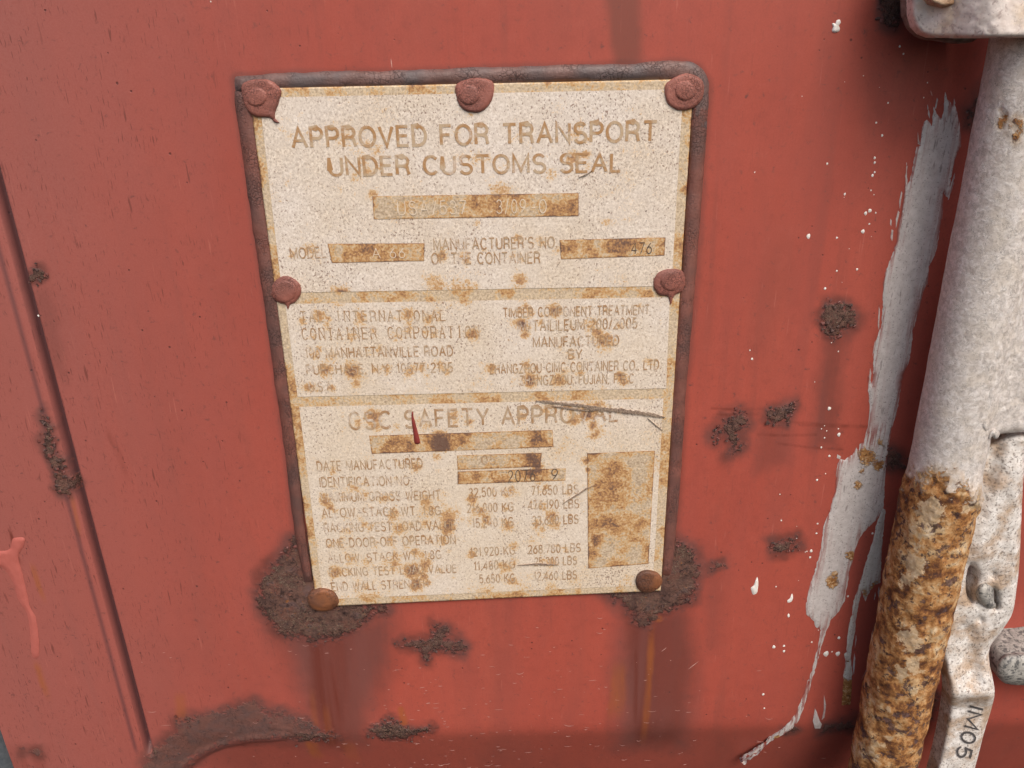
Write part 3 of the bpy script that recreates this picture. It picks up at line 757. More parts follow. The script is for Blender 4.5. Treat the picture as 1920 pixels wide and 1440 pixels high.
# pale scuffs on the lower part: short shallow arcs
V, Fc = [], []
def ribbon(pts, w, lift=.00012):
    pts = np.asarray(pts, float)
    Y = door_y(pts[:, 0], pts[:, 1]) - lift
    X, Y, Z = un(pts[:, 0], pts[:, 1], Y)
    P = np.stack([X, Y, Z], 1)
    b = len(V); n = len(P)
    for i in range(n):
        t = P[min(i + 1, n - 1)] - P[max(i - 1, 0)]; t /= max(np.linalg.norm(t), 1e-9)
        nn = np.array([-t[2], 0, t[0]]); ww = w * math.sin(math.pi * (i + .35) / (n - .3))
        V.append(P[i] + nn * ww); V.append(P[i] - nn * ww)
    for i in range(n - 1):
        Fc.append((b + 2 * i, b + 2 * i + 1, b + 2 * i + 3, b + 2 * i + 2))
for i in range(190):
    y = 1150 + 290 * r_.random() ** .55
    x = r_.choice([r_.uniform(560, 1400), r_.gauss(900, 140), r_.uniform(250, 1650)])
    if y < 1200 and x < 720: continue
    L = r_.choice([4, 5, 6, 8, 10, 14, 18]) * r_.uniform(.5, 1.2); sag = r_.uniform(-.05, .22) * L; tl = r_.gauss(-.03, .08)
    ribbon([(x + L * (t - .5), y + tl * L * (t - .5) + sag * (1 - (2 * t - 1) ** 2)) for t in np.linspace(0, 1, 6)], r_.uniform(.00008, .0002))
for a, b in (((1240,1222),(1250,1214)),((1290,1255),(1310,1240)),((1615,1275),(1630,1245)),((735,127),(733,110)),((1745,170),(1748,180)),((1768,810),(1772,800))):
    ribbon([(a[0] + (b[0] - a[0]) * t, a[1] + (b[1] - a[1]) * t) for t in np.linspace(0, 1, 5)], .0002)
o = mesh_obj('scuff_mark', V, Fc, M_scr, door, smooth=False); o['kind'] = 'stuff'

# ------------------------------------------------------------------ the data plate
YP = -.0022
plate = thing('data_plate', 'rust-stained white metal data plate headed APPROVED FOR TRANSPORT, riveted to red door', 'data plate', tuple(float(v) for v in un(900, 1120, 0)))
def edge_attr(wpx):
    def f(px, py, u, v):
        w = (u.max() - u.min())
        return {'edge': np.zeros(len(px))}
    return f
OUTER = [(466,166),(1301,148),(1239,1108),(594,1138)]
Pc = [np.array(un(x, y, YP)) for x, y in OUTER]
# a 1.2 mm sheet with its edge turned back
def sheet_edge(px, py, u, v):
    W, Hh = .19, .27
    d = np.minimum(np.minimum(u, 1 - u) * W, np.minimum(v, 1 - v) * Hh)
    return np.where(d < 1e-6, .0022, 0) + .0002 * np.sin(u * 3.1) * 0
def base_attr(px, py, u, v):
    d = np.minimum(np.minimum(u, 1 - u) * 190, np.minimum(v, 1 - v) * 270)
    return {'edge': sstep(1.2, 0, d)}
c = np.asarray(OUTER, float)
nu = np.concatenate([[0, 0.0004], np.linspace(.004, .996, 90), [.9996, 1]]); nv = np.concatenate([[0, 0.0003], np.linspace(.003, .997, 130), [.9997, 1]])
u, v = [a.ravel() for a in np.meshgrid(nu, nv)]
Vp = (Pc[0] * (1 - u)[:, None] + Pc[1] * u[:, None]) * (1 - v)[:, None] + (Pc[3] * (1 - u)[:, None] + Pc[2] * u[:, None]) * v[:, None]
Vp[:, 1] += sheet_edge(0, 0, u, v)
mesh_obj('base_plate', Vp, grid_faces(len(nv), len(nu))[:, ::-1], M_bare, plate, base_attr(0, 0, u, v))

TEXTS = [  # text, left x, baseline y, right x, baseline y, cap height, style
    ('APPROVED FOR TRANSPORT',547,277,1230,264,36,'T'),('UNDER CUSTOMS SEAL',614,329,1163,321,33,'T'),
    ('USA/537',745,403,875,401,25,'P'),('3/09',931,400,986,399,25,'P'),('-0',997,400,1025,399,25,'P'),
    ('MODEL',545,485,612,482,19,'L'),("MANUFACTURER'S NO.",813,469,1045,464,20,'L'),('OF THE CONTAINER',809,495,1013,493,20,'L'),
    ('A 66',698,484,760,483,18,'P'),('476',1183,475,1222,475,20,'K'),
    ('TAL INTERNATIONAL',565,603,836,601,19,'M'),('CONTAINER CORPORATION',567,637,900,632,21,'M'),('100 MANHATTANVILLE ROAD',573,671,850,667,18,'L'),
    ('PURCHASE, N.Y. 10577-2135',575,702,850,697,17,'L'),('U.S.A.',579,734,628,733,17,'L'),
    ('TIMBER COMPONENT TREATMENT',944,595,1217,589,17,'L'),('IM/TAILILEUM-200/2005',970,621,1195,615,19,'L'),('MANUFACTURED',999,651,1161,647,18,'L'),('BY',1065,673,1092,672,17,'L'),
    ('ZHANGZHOU CIMC CONTAINER CO., LTD.',917,701,1239,692,17,'L'),('ZHANGZHOU, FUJIAN, P.R.C',973,722,1188,718,17,'L'),
    ('CSC SAFETY APPROVAL',654,805,1158,789,31,'S'),
    ('DATE MANUFACTURED',595,883,793,877,17,'L'),('IDENTIFICATION NO.',600,913,772,909,17,'L'),('MAXIMUM GROSS WEIGHT',603,941,826,936,16,'L'),
    ('ALLOW. STACK WT. 1.8G',604,970,827,965,16,'L'),('RACKING TEST LOAD VALUE',608,998,854,992,16,'L'),('ONE-DOOR-OFF OPERATION',612,1027,855,1019,16,'L'),
    ('ALLOW. STACK WT. 1.8G',615,1055,828,1047,15,'L'),('RACKING TEST LOAD VALUE',618,1081,856,1073,15,'L'),('END WALL STRENGTH',622,1108,804,1101,15,'L'),
    ('32,500 KG',879,932,963,929,16,'L'),('71,650 LBS',997,928,1085,925,16,'L'),('216,000 KG',875,961,963,958,16,'L'),('476,190 LBS',989,955,1086,952,16,'L'),
    ('15,240 KG',886,989,963,986,16,'L'),('33,600 LBS',998,984,1085,981,16,'L'),('121,920 KG',882,1043,966,1039,15,'L'),('268,780 LBS',989,1038,1089,1034,15,'L'),
    ('11,480 KG',889,1069,966,1065,15,'L'),('25,300 LBS',1001,1061,1082,1058,15,'L'),('5,650 KG',899,1093,966,1091,15,'L'),('12,460 LBS',1001,1088,1082,1085,15,'L'),
    ('2076',952,904,1004,901,21,'K'),('9',1034,900,1046,899,20,'K'),('05',903,871,930,870,17,'K2'),
]
# rust blooms on the enamel: (x, y, radius, strength)
BLOOM = [(640,553,16,1.1),(705,556,10,.8),(820,540,30,.55),(870,548,32,.6),(975,527,15,.75),(975,548,16,.95),(983,575,10,.6),(882,215,10,.42),(555,180,8,.3),
    (1175,350,20,.25),(700,365,9,.7),(940,362,30,.35),(740,420,14,.35),(895,420,8,.55),(1075,295,14,.75),(1100,290,10,.55),(900,300,22,.45),(690,320,10,.5),(660,258,30,.35),(690,270,14,.4),
    (1175,455,12,.45),(1135,415,8,.4),(1010,450,10,.4),(1220,450,16,.5),(830,480,14,.75),(870,478,14,.55),(580,470,14,.4),(1045,470,10,.4),
    (567,600,9,.6),(597,592,14,.75),(612,612,10,.55),(675,595,14,.7),(765,590,14,.75),(805,598,12,.7),(760,625,8,.5),(660,630,12,.4),(740,633,14,.6),(815,628,12,.55),(885,628,14,.75),
    (585,663,10,.5),(620,675,12,.45),(610,695,14,.8),(660,695,16,.9),(667,720,9,.75),(665,738,8,.5),(770,695,14,.65),(835,695,12,.6),(580,728,9,.7),(622,728,10,.7),(660,745,10,.4),
    (1040,582,14,1.05),(976,585,11,.55),(978,608,14,.95),(985,628,9,.75),(1080,580,10,.4),(1110,610,20,.5),(1120,625,14,.8),(1135,640,20,.7),(1050,650,10,.4),(1072,668,10,.5),
    (920,692,12,.85),(965,690,12,.4),(1060,695,10,.55),(993,712,15,.95),(1046,711,13,.85),(1165,705,13,.9),(1170,718,12,.7),(1222,738,14,.6),(1130,715,10,.4),(900,680,8,.4),(1060,690,20,.3),
    (700,785,18,.85),(705,800,14,.85),(740,800,10,.4),(800,800,10,.4),(825,820,16,1.0),(830,838,14,.9),(820,855,12,.6),(880,790,10,.7),(950,775,10,.35),(1075,790,14,.7),(1100,775,14,.9),(1110,800,10,.7),(1115,815,12,.6),(1125,762,16,.65),
    (1000,860,14,.8),(1008,875,10,1.0),(1010,905,9,.6),(1022,915,8,.9),(885,935,12,.85),(900,960,10,.5),(910,975,8,.9),(905,985,8,.7),(950,985,14,.65),(1020,950,10,.5),(1035,965,12,.75),(1040,985,14,.75),(1015,990,8,.5),(1055,905,10,.3),
    (608,878,10,.4),(625,882,12,.6),(630,870,8,.5),(780,875,13,.7),(660,910,16,.45),(740,905,14,.35),(610,940,14,.9),(620,950,9,.9),(720,935,14,.5),(800,940,16,.6),(830,930,18,.4),
    (610,970,12,.5),(650,970,12,.4),(735,970,12,.55),(840,970,18,.6),(650,998,14,.4),(748,992,16,.55),(840,985,14,.85),(640,1015,12,.65),(735,1015,12,.55),(660,1050,10,.6),(740,1060,18,.5),
    (630,1075,14,.75),(770,1070,16,1.0),(795,1080,10,.7),(800,1058,14,.65),(830,1072,14,.4),(780,1095,12,.85),(885,1040,10,.75),(590,1020,8,.5),(960,1090,10,.6),(950,1065,10,.5),(1025,1080,10,.3),
    (1030,1105,14,.6),(990,1115,20,.5),(900,1118,24,.4),(690,1124,30,.45),(1180,1095,20,.3),(1100,865,8,.95),(1103,880,6,.9),(700,860,12,.3),(590,800,10,.35)]
rb = random.Random(21)
for t in TEXTS:
    if t[6] in ('L', 'M', 'S'):
        for i in range(int((t[3] - t[1]) / 34)):
            f = rb.random(); BLOOM.append((t[1] + (t[3] - t[1]) * f, t[2] + (t[4] - t[2]) * f - t[5] * .5 + rb.gauss(0, 5), rb.uniform(6, 11), rb.uniform(.28, .62)))
    elif t[6] == 'T':
        for i in range(int((t[3] - t[1]) / 60)):
            f = rb.random(); BLOOM.append((t[1] + (t[3] - t[1]) * f, t[2] + (t[4] - t[2]) * f - t[5] * .5 + rb.gauss(0, 8), rb.uniform(8, 14), rb.uniform(.25, .5)))
def white_attr(px, py, u, v):
    ru = .82 * spots(px, py, BLOOM) + (.30 + .34 * sstep(500, 900, py)) * (fbm(px / 40, py / 40, 4, 4) - .40)
    d = np.minimum(np.minimum(u, 1 - u), np.minimum(v, 1 - v))
    return {'rust': ru, 'yellow': np.clip(.15 + sstep(200, 1000, py) * .55 + .5 * (fbm(px / 90, py / 90, 3, 2) - .4), 0, 1)}
for c in ([(486,183),(1281,167),(1259,536),(529,549)], [(535,570),(1256,557),(1249,728),(558,744)], [(561,763),(1244,747),(1224,1097),(606,1124)]):
    quad_sheet('enamel_panel', c, YP - .00022, M_white, plate, 3.2, white_attr)

def bar_attr(seed, boost=0.0):
    def f(px, py, u, v):
        w = px.max() - px.min(); h = py.max() - py.min()
        d = np.minimum(np.minimum(u, 1 - u) * w, np.minimum(v, 1 - v) * h)
        return {'edge': sstep(2.6, .4, d), 'rust': .42 * np.minimum(spots(px, py, BLOOM), .7) + .26 * spots(px, py, BARS_R) + boost}
    return f
BARS_R = [(705,385,10,.9),(760,390,14,.6),(895,388,12,.9),(970,370,12,.9),(1035,390,15,1.1),(1075,385,12,.9),(725,478,16,.9),(740,475,12,1.1),(690,470,14,.6),(1075,462,12,1.0),(1105,465,12,1.1),(1150,465,16,.5),(1210,460,18,.5),
    (745,828,14,.9),(770,835,14,.8),(715,845,10,.6),(820,830,18,1.0),(870,825,10,.6),(935,825,10,.8),(1003,820,14,1.3),(935,838,10,.7),(895,895,12,.9),(935,890,10,.7),(1005,878,10,1.2),(1000,885,14,1.2),(1108,858,12,1.0),(1140,930,26,.55),(1130,920,20,.6),(1120,1005,18,.8),(1135,985,18,.7),(1150,880,30,.3),(1190,1000,30,.2),(1110,1040,12,.8)]
BARS = [[(698,368),(1085,362),(1085,405),(701,411)], [(614,457),(796,456),(795,489),(622,493)], [(1049,450),(1248,445),(1246,479),(1052,486)],
        [(692,817),(1036,806),(1038,838),(697,851)], [(857,854),(1016,849),(1013,875),(858,881)], [(858,884),(1061,878),(1060,901),(858,908)],
        [(1101,850),(1228,845),(1216,1057),(1103,1066)], [(1098,770),(1125,769),(1122,846),(1101,848)]]
for i, c in enumerate(BARS[:7]):
    quad_sheet('field_bar', c, YP - .00042, M_bar, plate, 2.6, bar_attr(i, .05 if i == 6 else .05))

def _arc(cx, cy, rx, ry, a0, a1, n=10):
    t = np.radians(np.linspace(a0, a1, n)); return [(cx + rx * math.cos(a), cy + ry * math.sin(a)) for a in t]
def _O(w): return _arc(w / 2, .5, w / 2, .5, 90, 450, 26)
GL = {  # skeleton strokes in a box of cap height 1: (width, [polylines])
 'A': (.76, [[(0, 0), (.38, 1), (.76, 0)], [(.14, .36), (.62, .36)]]),
 'B': (.62, [[(0, 0), (0, 1), (.36, 1)] + _arc(.36, .76, .23, .24, 90, -90) + [(0, .52)], [(.34, .52)] + _arc(.36, .26, .26, .26, 90, -90) + [(0, 0)]]),
 'C': (.74, [_arc(.39, .5, .38, .5, 42, 318, 20)]),
 'D': (.68, [[(0, 0), (0, 1), (.28, 1)] + _arc(.28, .5, .40, .5, 90, -90, 16) + [(0, 0)]]),
 'E': (.56, [[(.56, 1), (0, 1), (0, 0), (.56, 0)], [(0, .52), (.50, .52)]]),
 'F': (.54, [[(.54, 1), (0, 1), (0, 0)], [(0, .52), (.46, .52)]]),
 'G': (.76, [_arc(.39, .5, .38, .5, 42, 300, 20) + [(.74, .14), (.74, .48), (.44, .48)]]),
 'H': (.66, [[(0, 0), (0, 1)], [(.66, 0), (.66, 1)], [(0, .52), (.66, .52)]]),
 'I': (.02, [[(.01, 0), (.01, 1)]]),
 'J': (.44, [[(.44, 1), (.44, .24)] + _arc(.22, .22, .22, .22, 0, -180)]),
 'K': (.66, [[(0, 0), (0, 1)], [(.62, 1), (0, .40)], [(.20, .58), (.66, 0)]]),
 'L': (.50, [[(0, 1), (0, 0), (.50, 0)]]),
 'M': (.80, [[(0, 0), (0, 1), (.40, .12), (.80, 1), (.80, 0)]]),
 'N': (.68, [[(0, 0), (0, 1), (.68, 0), (.68, 1)]]),
 'O': (.80, [_O(.80)]),
 'P': (.60, [[(0, 0), (0, 1), (.34, 1)] + _arc(.34, .73, .26, .27, 90, -90) + [(0, .46)]]),
 'Q': (.80, [_O(.80), [(.5, .25), (.8, -.04)]]),
 'R': (.64, [[(0, 0), (0, 1), (.36, 1)] + _arc(.36, .74, .25, .26, 90, -90) + [(0, .48)], [(.36, .48), (.56, .38), (.60, .14), (.64, 0)]]),
 'S': (.64, [_arc(.32, .745, .28, .255, 25, 250, 14) + _arc(.33, .255, .30, .265, 80, -160, 14)]),
 'T': (.68, [[(0, 1), (.68, 1)], [(.34, 1), (.34, 0)]]),
 'U': (.66, [[(0, 1), (0, .32)] + _arc(.33, .32, .33, .32, 180, 360, 14) + [(.66, 1)]]),
 'V': (.70, [[(0, 1), (.35, 0), (.70, 1)]]),
 'W': (.98, [[(0, 1), (.25, 0), (.49, .96), (.73, 0), (.98, 1)]]),
 'X': (.68, [[(0, 0), (.66, 1)], [(.02, 1), (.68, 0)]]),
 'Y': (.70, [[(0, 1), (.35, .42), (.70, 1)], [(.35, .42), (.35, 0)]]),
 'Z': (.62, [[(.02, 1), (.62, 1), (0, 0), (.62, 0)]]),
 '0': (.54, [_arc(.27, .5, .27, .5, 90, 450, 24)]),
 '1': (.26, [[(0, .78), (.2, 1), (.2, 0)]]),
 '2': (.54, [_arc(.27, .74, .26, .26, 165, -25, 12) + [(0, 0), (.54, 0)]]),
 '3': (.54, [_arc(.26, .75, .24, .25, 160, -90, 12), _arc(.26, .26, .28, .26, 90, -160, 12)]),
 '4': (.58, [[(.44, 0), (.44, 1), (0, .28), (.58, .28)]]),
 '5': (.54, [[(.48, 1), (.08, 1), (.03, .52)] + _arc(.27, .31, .27, .32, 130, -155, 14)]),
 '6': (.54, [[(.44, .98), (.12, .62)] + _arc(.27, .30, .27, .31, 150, 510, 22)]),
 '7': (.52, [[(0, 1), (.52, 1), (.16, 0)]]),
 '8': (.54, [_arc(.27, .76, .23, .24, -90, 270, 18), _arc(.27, .26, .27, .26, 90, 450, 18)]),
 '9': (.54, [[(.10, .02), (.42, .38)] + _arc(.27, .70, .27, .31, -30, 330, 22)]),
 '.': (.04, [[(.02, 0), (.02, .13)]]), ',': (.06, [[(.05, .10), (0, -.12)]]), "'": (.04, [[(.02, 1), (.02, .76)]]),
 '-': (.30, [[(0, .42), (.30, .42)]]), '/': (.34, [[(0, -.05), (.34, 1.05)]]), ' ': (.30, []),
}
def _strip(p, t):
    p = np.asarray(p, float); n = len(p)
    d = np.diff(p, axis=0); d /= np.maximum(np.linalg.norm(d, axis=1), 1e-9)[:, None]
    nr = np.stack([-d[:, 1], d[:, 0]], 1)
    L = []; M = []; loop = np.linalg.norm(p[0] - p[-1]) < 1e-6
    for i in range(n):
        a = nr[max(i - 1, 0)]; b = nr[min(i, n - 2)]
        if loop and i in (0, n - 1): a, b = nr[-1], nr[0]
        q = a + b; l = np.linalg.norm(q)
        q = (q / l) / max(l / 2, .45) if l > 1e-6 else a
        L.append(p[i] + q * t / 2); M.append(p[i] - q * t / 2)
    return np.array(L), np.array(M)
SER = {'I': [(.3, .7, 0), (.3, .7, 1)], 'T': [(.3, .7, 0)], 'N': [(0, .3, 1), (0, .25, 0), (.75, 1, 1)], 'A': [(-.1, .25, 0), (.75, 1.1, 0)], 'R': [(-.1, .2, 0), (-.1, .1, 1)], 'L': [(-.1, .4, 1)], 'P': [(-.1, .35, 0), (-.1, .1, 1)], 'E': [(-.1, .1, 0), (-.1, .1, 1)]}
def text_mesh(txt, mono=False, thick=.15, gap=.27):
    """flat strokes of the string: u along the line 0..1, v in cap heights, faces, and a tiny lift per stroke"""
    U, W, Fs, O = [], [], [], []; x = 0; b = 0; k = 0
    for ch in txt:
        w, st = GL[ch]
        sc, ox = 1.0, x
        strokes = [np.asarray(q, float) for q in st]
        if mono:
            cell = .80; gw = .56
            strokes = [np.stack([(q[:, 0] / w * gw if w > .1 else q[:, 0] + gw / 2) + (cell - gw) / 2, q[:, 1]], 1) for q in strokes]
            for a0, a1, yy in SER.get(ch, []):
                strokes.append(np.array([((cell - gw) / 2 + gw * a0, yy), ((cell - gw) / 2 + gw * a1, yy)]))
        for q in strokes:
            L, M = _strip(q, thick); n = len(L); k += 1
            for i in range(n): U += [L[i][0] + x, M[i][0] + x]; W += [L[i][1], M[i][1]]; O += [k % 5 * .000018 + i * .0000007] * 2
            for i in range(n - 1): Fs.append((b + 2 * i, b + 2 * i + 1, b + 2 * i + 3, b + 2 * i + 2))
            b += 2 * n
        x += (.80 + .12) if mono else w + gap
    U = np.array(U); U -= U.min(); W = np.array(W)
    return U / U.max(), W, Fs, np.array(O)
STY = {'T': (M_title, .17, .00034, .27), 'S': (M_letter, .155, .00034, .30), 'L': (M_letter, .16, .00034, .28), 'M': (M_letter, .115, .00034, .2),
       'P': (M_pale, .075, .00062, .34), 'K': (M_ink, .085, .00062, .34), 'K2': (M_letter, .1, .00062, .3)}
for t, x0, y0, x1, y1, ch, st in TEXTS:
    mat, thick, dy, gap = STY[st]
    uu, vv, ff, oo = text_mesh(t, st == 'M', thick, gap)
    Yt = YP - dy
    A0 = np.array(un(x0, y0, Yt)); B0 = np.array(un(x1, y1, Yt))
    mid = un((x0 + x1) / 2, (y0 + y1) / 2, Yt)[2]; top = un((x0 + x1) / 2, (y0 + y1) / 2 - ch, Yt)[2]
    Vt = A0 + uu[:, None] * (B0 - A0); Vt[:, 2] += vv * (top - mid); Vt[:, 1] -= oo
    mesh_obj('lettering', Vt, ff, mat, plate, smooth=False)

# sealant bead
def bead_mesh(name, path, width, height, mat, seed):
    p = np.asarray(path, float); w = np.asarray(width, float)
    # resample
    dist = np.concatenate([[0], np.cumsum(np.linalg.norm(np.diff(p, axis=0), axis=1))])
    t = np.arange(0, dist[-1], 3.0)
    q = np.stack([np.interp(t, dist, p[:, i]) for i in (0, 1)], 1); ww = np.interp(t, dist, w)
    for _ in range(6):
        q[1:-1] = (q[:-2] + 2 * q[1:-1] + q[2:]) / 4
    q[:, 1] += (fbm(t / 60, t * 0 + seed, 3, seed) - .5) * 5
    tg = np.gradient(q, axis=0); tg /= np.linalg.norm(tg, axis=1)[:, None]
    nn = np.stack([-tg[:, 1], tg[:, 0]], 1)
    K = 15; V = []
    for k in range(K):
        a = math.pi * k / (K - 1)
        s = math.cos(a)
        e = q + nn * (ww * .5 * s * (1 + .22 * (fbm(t / 22, t * 0 + k * .2 + seed, 3, seed + 1) - .5)))[:, None]
        Yk = .0008 - (height + .0008) * math.sin(a) ** .75 * (1 + .10 * (fbm(t / 30, t * 0 + k * .45, 3, seed + 2) - .5)) * np.clip(np.minimum(t, t[-1] - t) / 12, .05, 1) ** .5
        X, Y, Z = un(e[:, 0], e[:, 1], Yk)
        V.append(np.stack([X, Y, Z], 1))
    n = len(t); V = np.concatenate(V)
    f = grid_faces(K, n)
    return mesh_obj(name, V, f[:, ::-1] if seed != 9 else f, mat, plate)
TOPB = [(440,158),(520,153),(700,149),(880,143),(1060,138),(1200,135),(1265,132),(1296,137),(1311,154),(1312,190),(1309,250),(1303,350),(1296,450),(1287,560),(1280,650),(1273,740),(1267,850),(1260,950),(1255,1020),(1249,1080)]
TOPW = [30,34,33,33,33,34,38,40,38,34,31,30,29,28,27,26,25,24,22,18]
LEFB = [(456,168),(457,190),(464,240),(474,310),(488,420),(509,560),(530,720),(545,830),(557,950),(566,1020),(580,1095)]
LEFW = [34,34,33,32,31,30,29,26,22,20,16]
bead_mesh('sealant_bead', TOPB[:11], TOPW[:11], .0024, M_seal_top, 1)
bead_mesh('sealant_bead', TOPB[9:], TOPW[9:], .0024, M_seal, 4)
bead_mesh('sealant_bead', LEFB, LEFW, .0022, M_seal, 2)

# rivets and the paint blobs round them
def circle(cx, cy, rx, ry=None, n=14, ph=0):
    ry = ry or rx
    return [(cx + rx * math.cos(2 * math.pi * i / n + ph), cy + ry * math.sin(2 * math.pi * i / n + ph)) for i in range(n)]
RIV = [((481,182),20,18,[(456,156),(500,149),(526,168),(523,190),(516,210),(516,222),(524,230),(514,229),(506,221),(482,219),(467,210),(457,190)],M_blob,.0018),
       ((880,178),20,19,[(856,158),(890,146),(922,152),(926,172),(920,192),(905,208),(885,211),(866,203),(857,185)],M_blob,.0018),
       ((1285,170),20,19,[(1250,156),(1285,138),(1316,150),(1318,182),(1300,202),(1275,207),(1255,197),(1247,178)],M_blob,.0018),
       ((534,546),22,21,[(509,545),(514,529),(530,518),(548,521),(562,534),(564,551),(553,567),(544,571),(540,580),(535,571),(522,567),(511,557)],M_blob,.0018),
       ((1258,527),20,19,[(1225,534),(1232,514),(1252,505),(1277,507),(1285,524),(1279,545),(1264,555),(1258,571),(1252,556),(1234,552)],M_blob,.0018),
       ((606,1124),25,17,[(577,1118),(590,1106),(612,1104),(631,1117),(635,1131),(622,1143),(600,1146),(582,1138)],M_rivet_rust,.0022),
       ((1214,1089),21,17,[(1192,1090),(1198,1076),(1214,1070),(1232,1074),(1242,1088),(1234,1104),(1214,1111),(1198,1106)],M_rivet_rust,.0022)]
for i, (cc, rx, ry, blob, mt, hh) in enumerate(RIV):
    o = relief('rivet', smooth_poly(circle(*cc, rx, ry), 3), lambda x, y, d: YP - hh + .0001 - .0004 * (1 - (1 - np.clip(d / rx, 0, 1)) ** 2) ** .5 - .0004 * np.clip(d / 2.5, 0, 1), -.001, mt, plate, 3)
    out = smooth_poly(blob, 3, .2, True, i)
    b = relief('paint_blob' if i < 5 else 'rust_collar', out, lambda x, y, d: YP - .0006 - (hh - .0006) * (.8 * (1 - (1 - np.clip(d / 6, 0, 1)) ** 2) ** .5 + .2 * np.clip(d / 22, 0, 1)) + .00022 * (fbm(x / 9, y / 9, 3, 3) - .5), 0.0, mt, plate, 3)
    mw = b.matrix_world.copy()
    b.parent = o                      # both share the plate's base, so no offset is needed

relief('paint_drip', smooth_poly([(772,772),(775,773),(775,780),(779,795),(787,824),(787,831),(782,833),(777,830),(775,812),(772,790)], 2.5), lambda x, y, d: YP - .0006 - .0008 * np.clip(d / 5, 0, 1) ** .5, YP, M_tear, plate, 2.2, label='dark red tear of paint on the white plate')
def gash(pts, w, seed):
    p = np.asarray(pts, float); r = np.random.default_rng(seed)
    dist = np.concatenate([[0], np.cumsum(np.linalg.norm(np.diff(p, axis=0), axis=1))]); t = np.arange(0, dist[-1], 3.0)
    q = np.stack([np.interp(t, dist, p[:, i]) for i in (0, 1)], 1)
    e = np.clip(np.minimum(t, t[-1] - t) / 20, .1, 1) * w
    up = q - np.stack([0 * t, e * r.uniform(.4, 1.2, len(t))], 1); dn = q + np.stack([0 * t, e * r.uniform(.4, 1.2, len(t))], 1)
    return np.concatenate([up, dn[::-1]])
for j, (pts, w) in enumerate((([(1005,752),(1050,757),(1100,762),(1140,768)],2.6),([(1095,766),(1150,769),(1200,775),(1247,783)],4.2),([(1035,762),(1080,768),(1115,772)],1.6),([(970,1061),(1005,1058),(1045,1060)],1.3),([(1057,944),(1066,938),(1082,929),(1098,918),(1118,909)],1.2),([(1215,785),(1230,798),(1243,808)],1.0),([(1044,500),(1052,488)],.9),([(1085,333),(1102,326),(1112,318)],1.3))):
    relief('gouge', gash(pts, w, j), lambda x, y, d: YP - .0009 - .0001 * np.clip(d / 2, 0, 1), YP, M_grit, plate, 2.5)

# ------------------------------------------------------------------ the locking rod
YR = -.027
def rod_fit():
    rows = [(950,1683,1836),(1092,1663,1790),(1205,1643,1765),(1280,1628,1747),(1380,1601,1720)]
    L = [float(un(l, y, YR)[0]) for y, l, r in rows]; R = [float(un(r, y, YR)[0]) for y, l, r in rows]
    up = [float(un(l, y, YR)[0]) for y, l in ((180,1858),(264,1841),(349,1822),(450,1800),(500,1787),(637,1755),(780,1720),(849,1704))]
    return np.mean(L), np.mean(R), np.mean(up)
rl_, rr_, ru_ = rod_fit()
print('ROD', rl_, rr_, ru_, 'groove', GROOVE_X)
RX = (rl_ + rr_) / 2; RR = (rr_ - rl_) / 2 * .985
rod = thing('locking_rod', 'vertical round locking rod, pale grey paint above and flaking orange rust below', 'locking rod', (RX, YR, Z0 - .5))
nt, zz = 200, np.concatenate([np.arange(Z0 - 1.0, Z0 - .42, .02), np.arange(Z0 - .42, Z0 + .06, .0009), np.arange(Z0 + .06, Z0 + .6, .02)])
th = np.linspace(0, 2 * math.pi, nt, endpoint=False)
tt, zt = np.meshgrid(th, zz); tt = tt.ravel(); zt = zt.ravel()
X = RX + RR * np.sin(tt); Y = YR - RR * np.cos(tt)
px, py = proj(X, Y, zt)
arc = tt * RR * 1000; zm = zt * 1000
wv = (fbm(arc / 6, zm / 6, 4, 2) - .5)
edge = 922 + 26 * np.sin(tt) + wv * 70
rust = sstep(edge - 52, edge + 40, py)
front = np.cos(tt) > -.2
rust = np.maximum(rust, np.where(front, spots(px, py, [(1880,222,12,.75),(1872,236,10,.7),(1905,228,18,.6),(1905,262,13,.62),(1912,245,12,.5),(1885,250,26,.22),(1860,300,30,.15),(1700,905,16,.8),(1690,930,12,.8),(1695,880,9,.5),(1870,205,6,.5)]), 0))
cream = np.where(front, spots(px, py, [(1715,1060,34,.75),(1720,1030,24,.6),(1705,1200,38,.7),(1715,1250,26,.7),(1690,1262,26,.65),(1645,1290,12,.5),(1665,1330,14,.5),(1660,1395,26,.5),(1745,960,40,.75),(1810,950,24,.6),(1730,1180,20,.5),(1700,1090,30,.6),(1640,1420,20,.5)]), .3)
lip = np.exp(-((py - edge + 4) / 16) ** 2)
rgh = fbm(arc / 8, zm / 8, 4, 5) - .5
ridge = 1 - np.abs(2 * fbm(arc / 7, zm / 9, 4, 1) - 1) * 2
dsp = .0010 * lip * (1 + wv) + rust * (.0022 * rgh + .0004 * ridge - .0008) + (1 - rust) * (.0006 * (fbm(arc / 14, zm / 14, 3, 6) - .5) + .0003 * rgh)
# slightly thicker above, where the paint is whole
up_r = (RX - ru_) - RR
dsp += (1 - sstep(880, 940, py)) * np.clip(up_r, -.002, .003)
X = RX + (RR + dsp) * np.sin(tt); Y = YR - (RR + dsp) * np.cos(tt)
i = np.arange(len(zz) * nt).reshape(len(zz), nt); j = np.roll(i, -1, 1)
f = np.stack([i[:-1].ravel(), j[:-1].ravel(), j[1:].ravel(), i[1:].ravel()], 1)
mesh_obj('rod_tube', np.stack([X, Y, zt], 1), f, M_rod, rod, {'rust': rust, 'cream': cream})

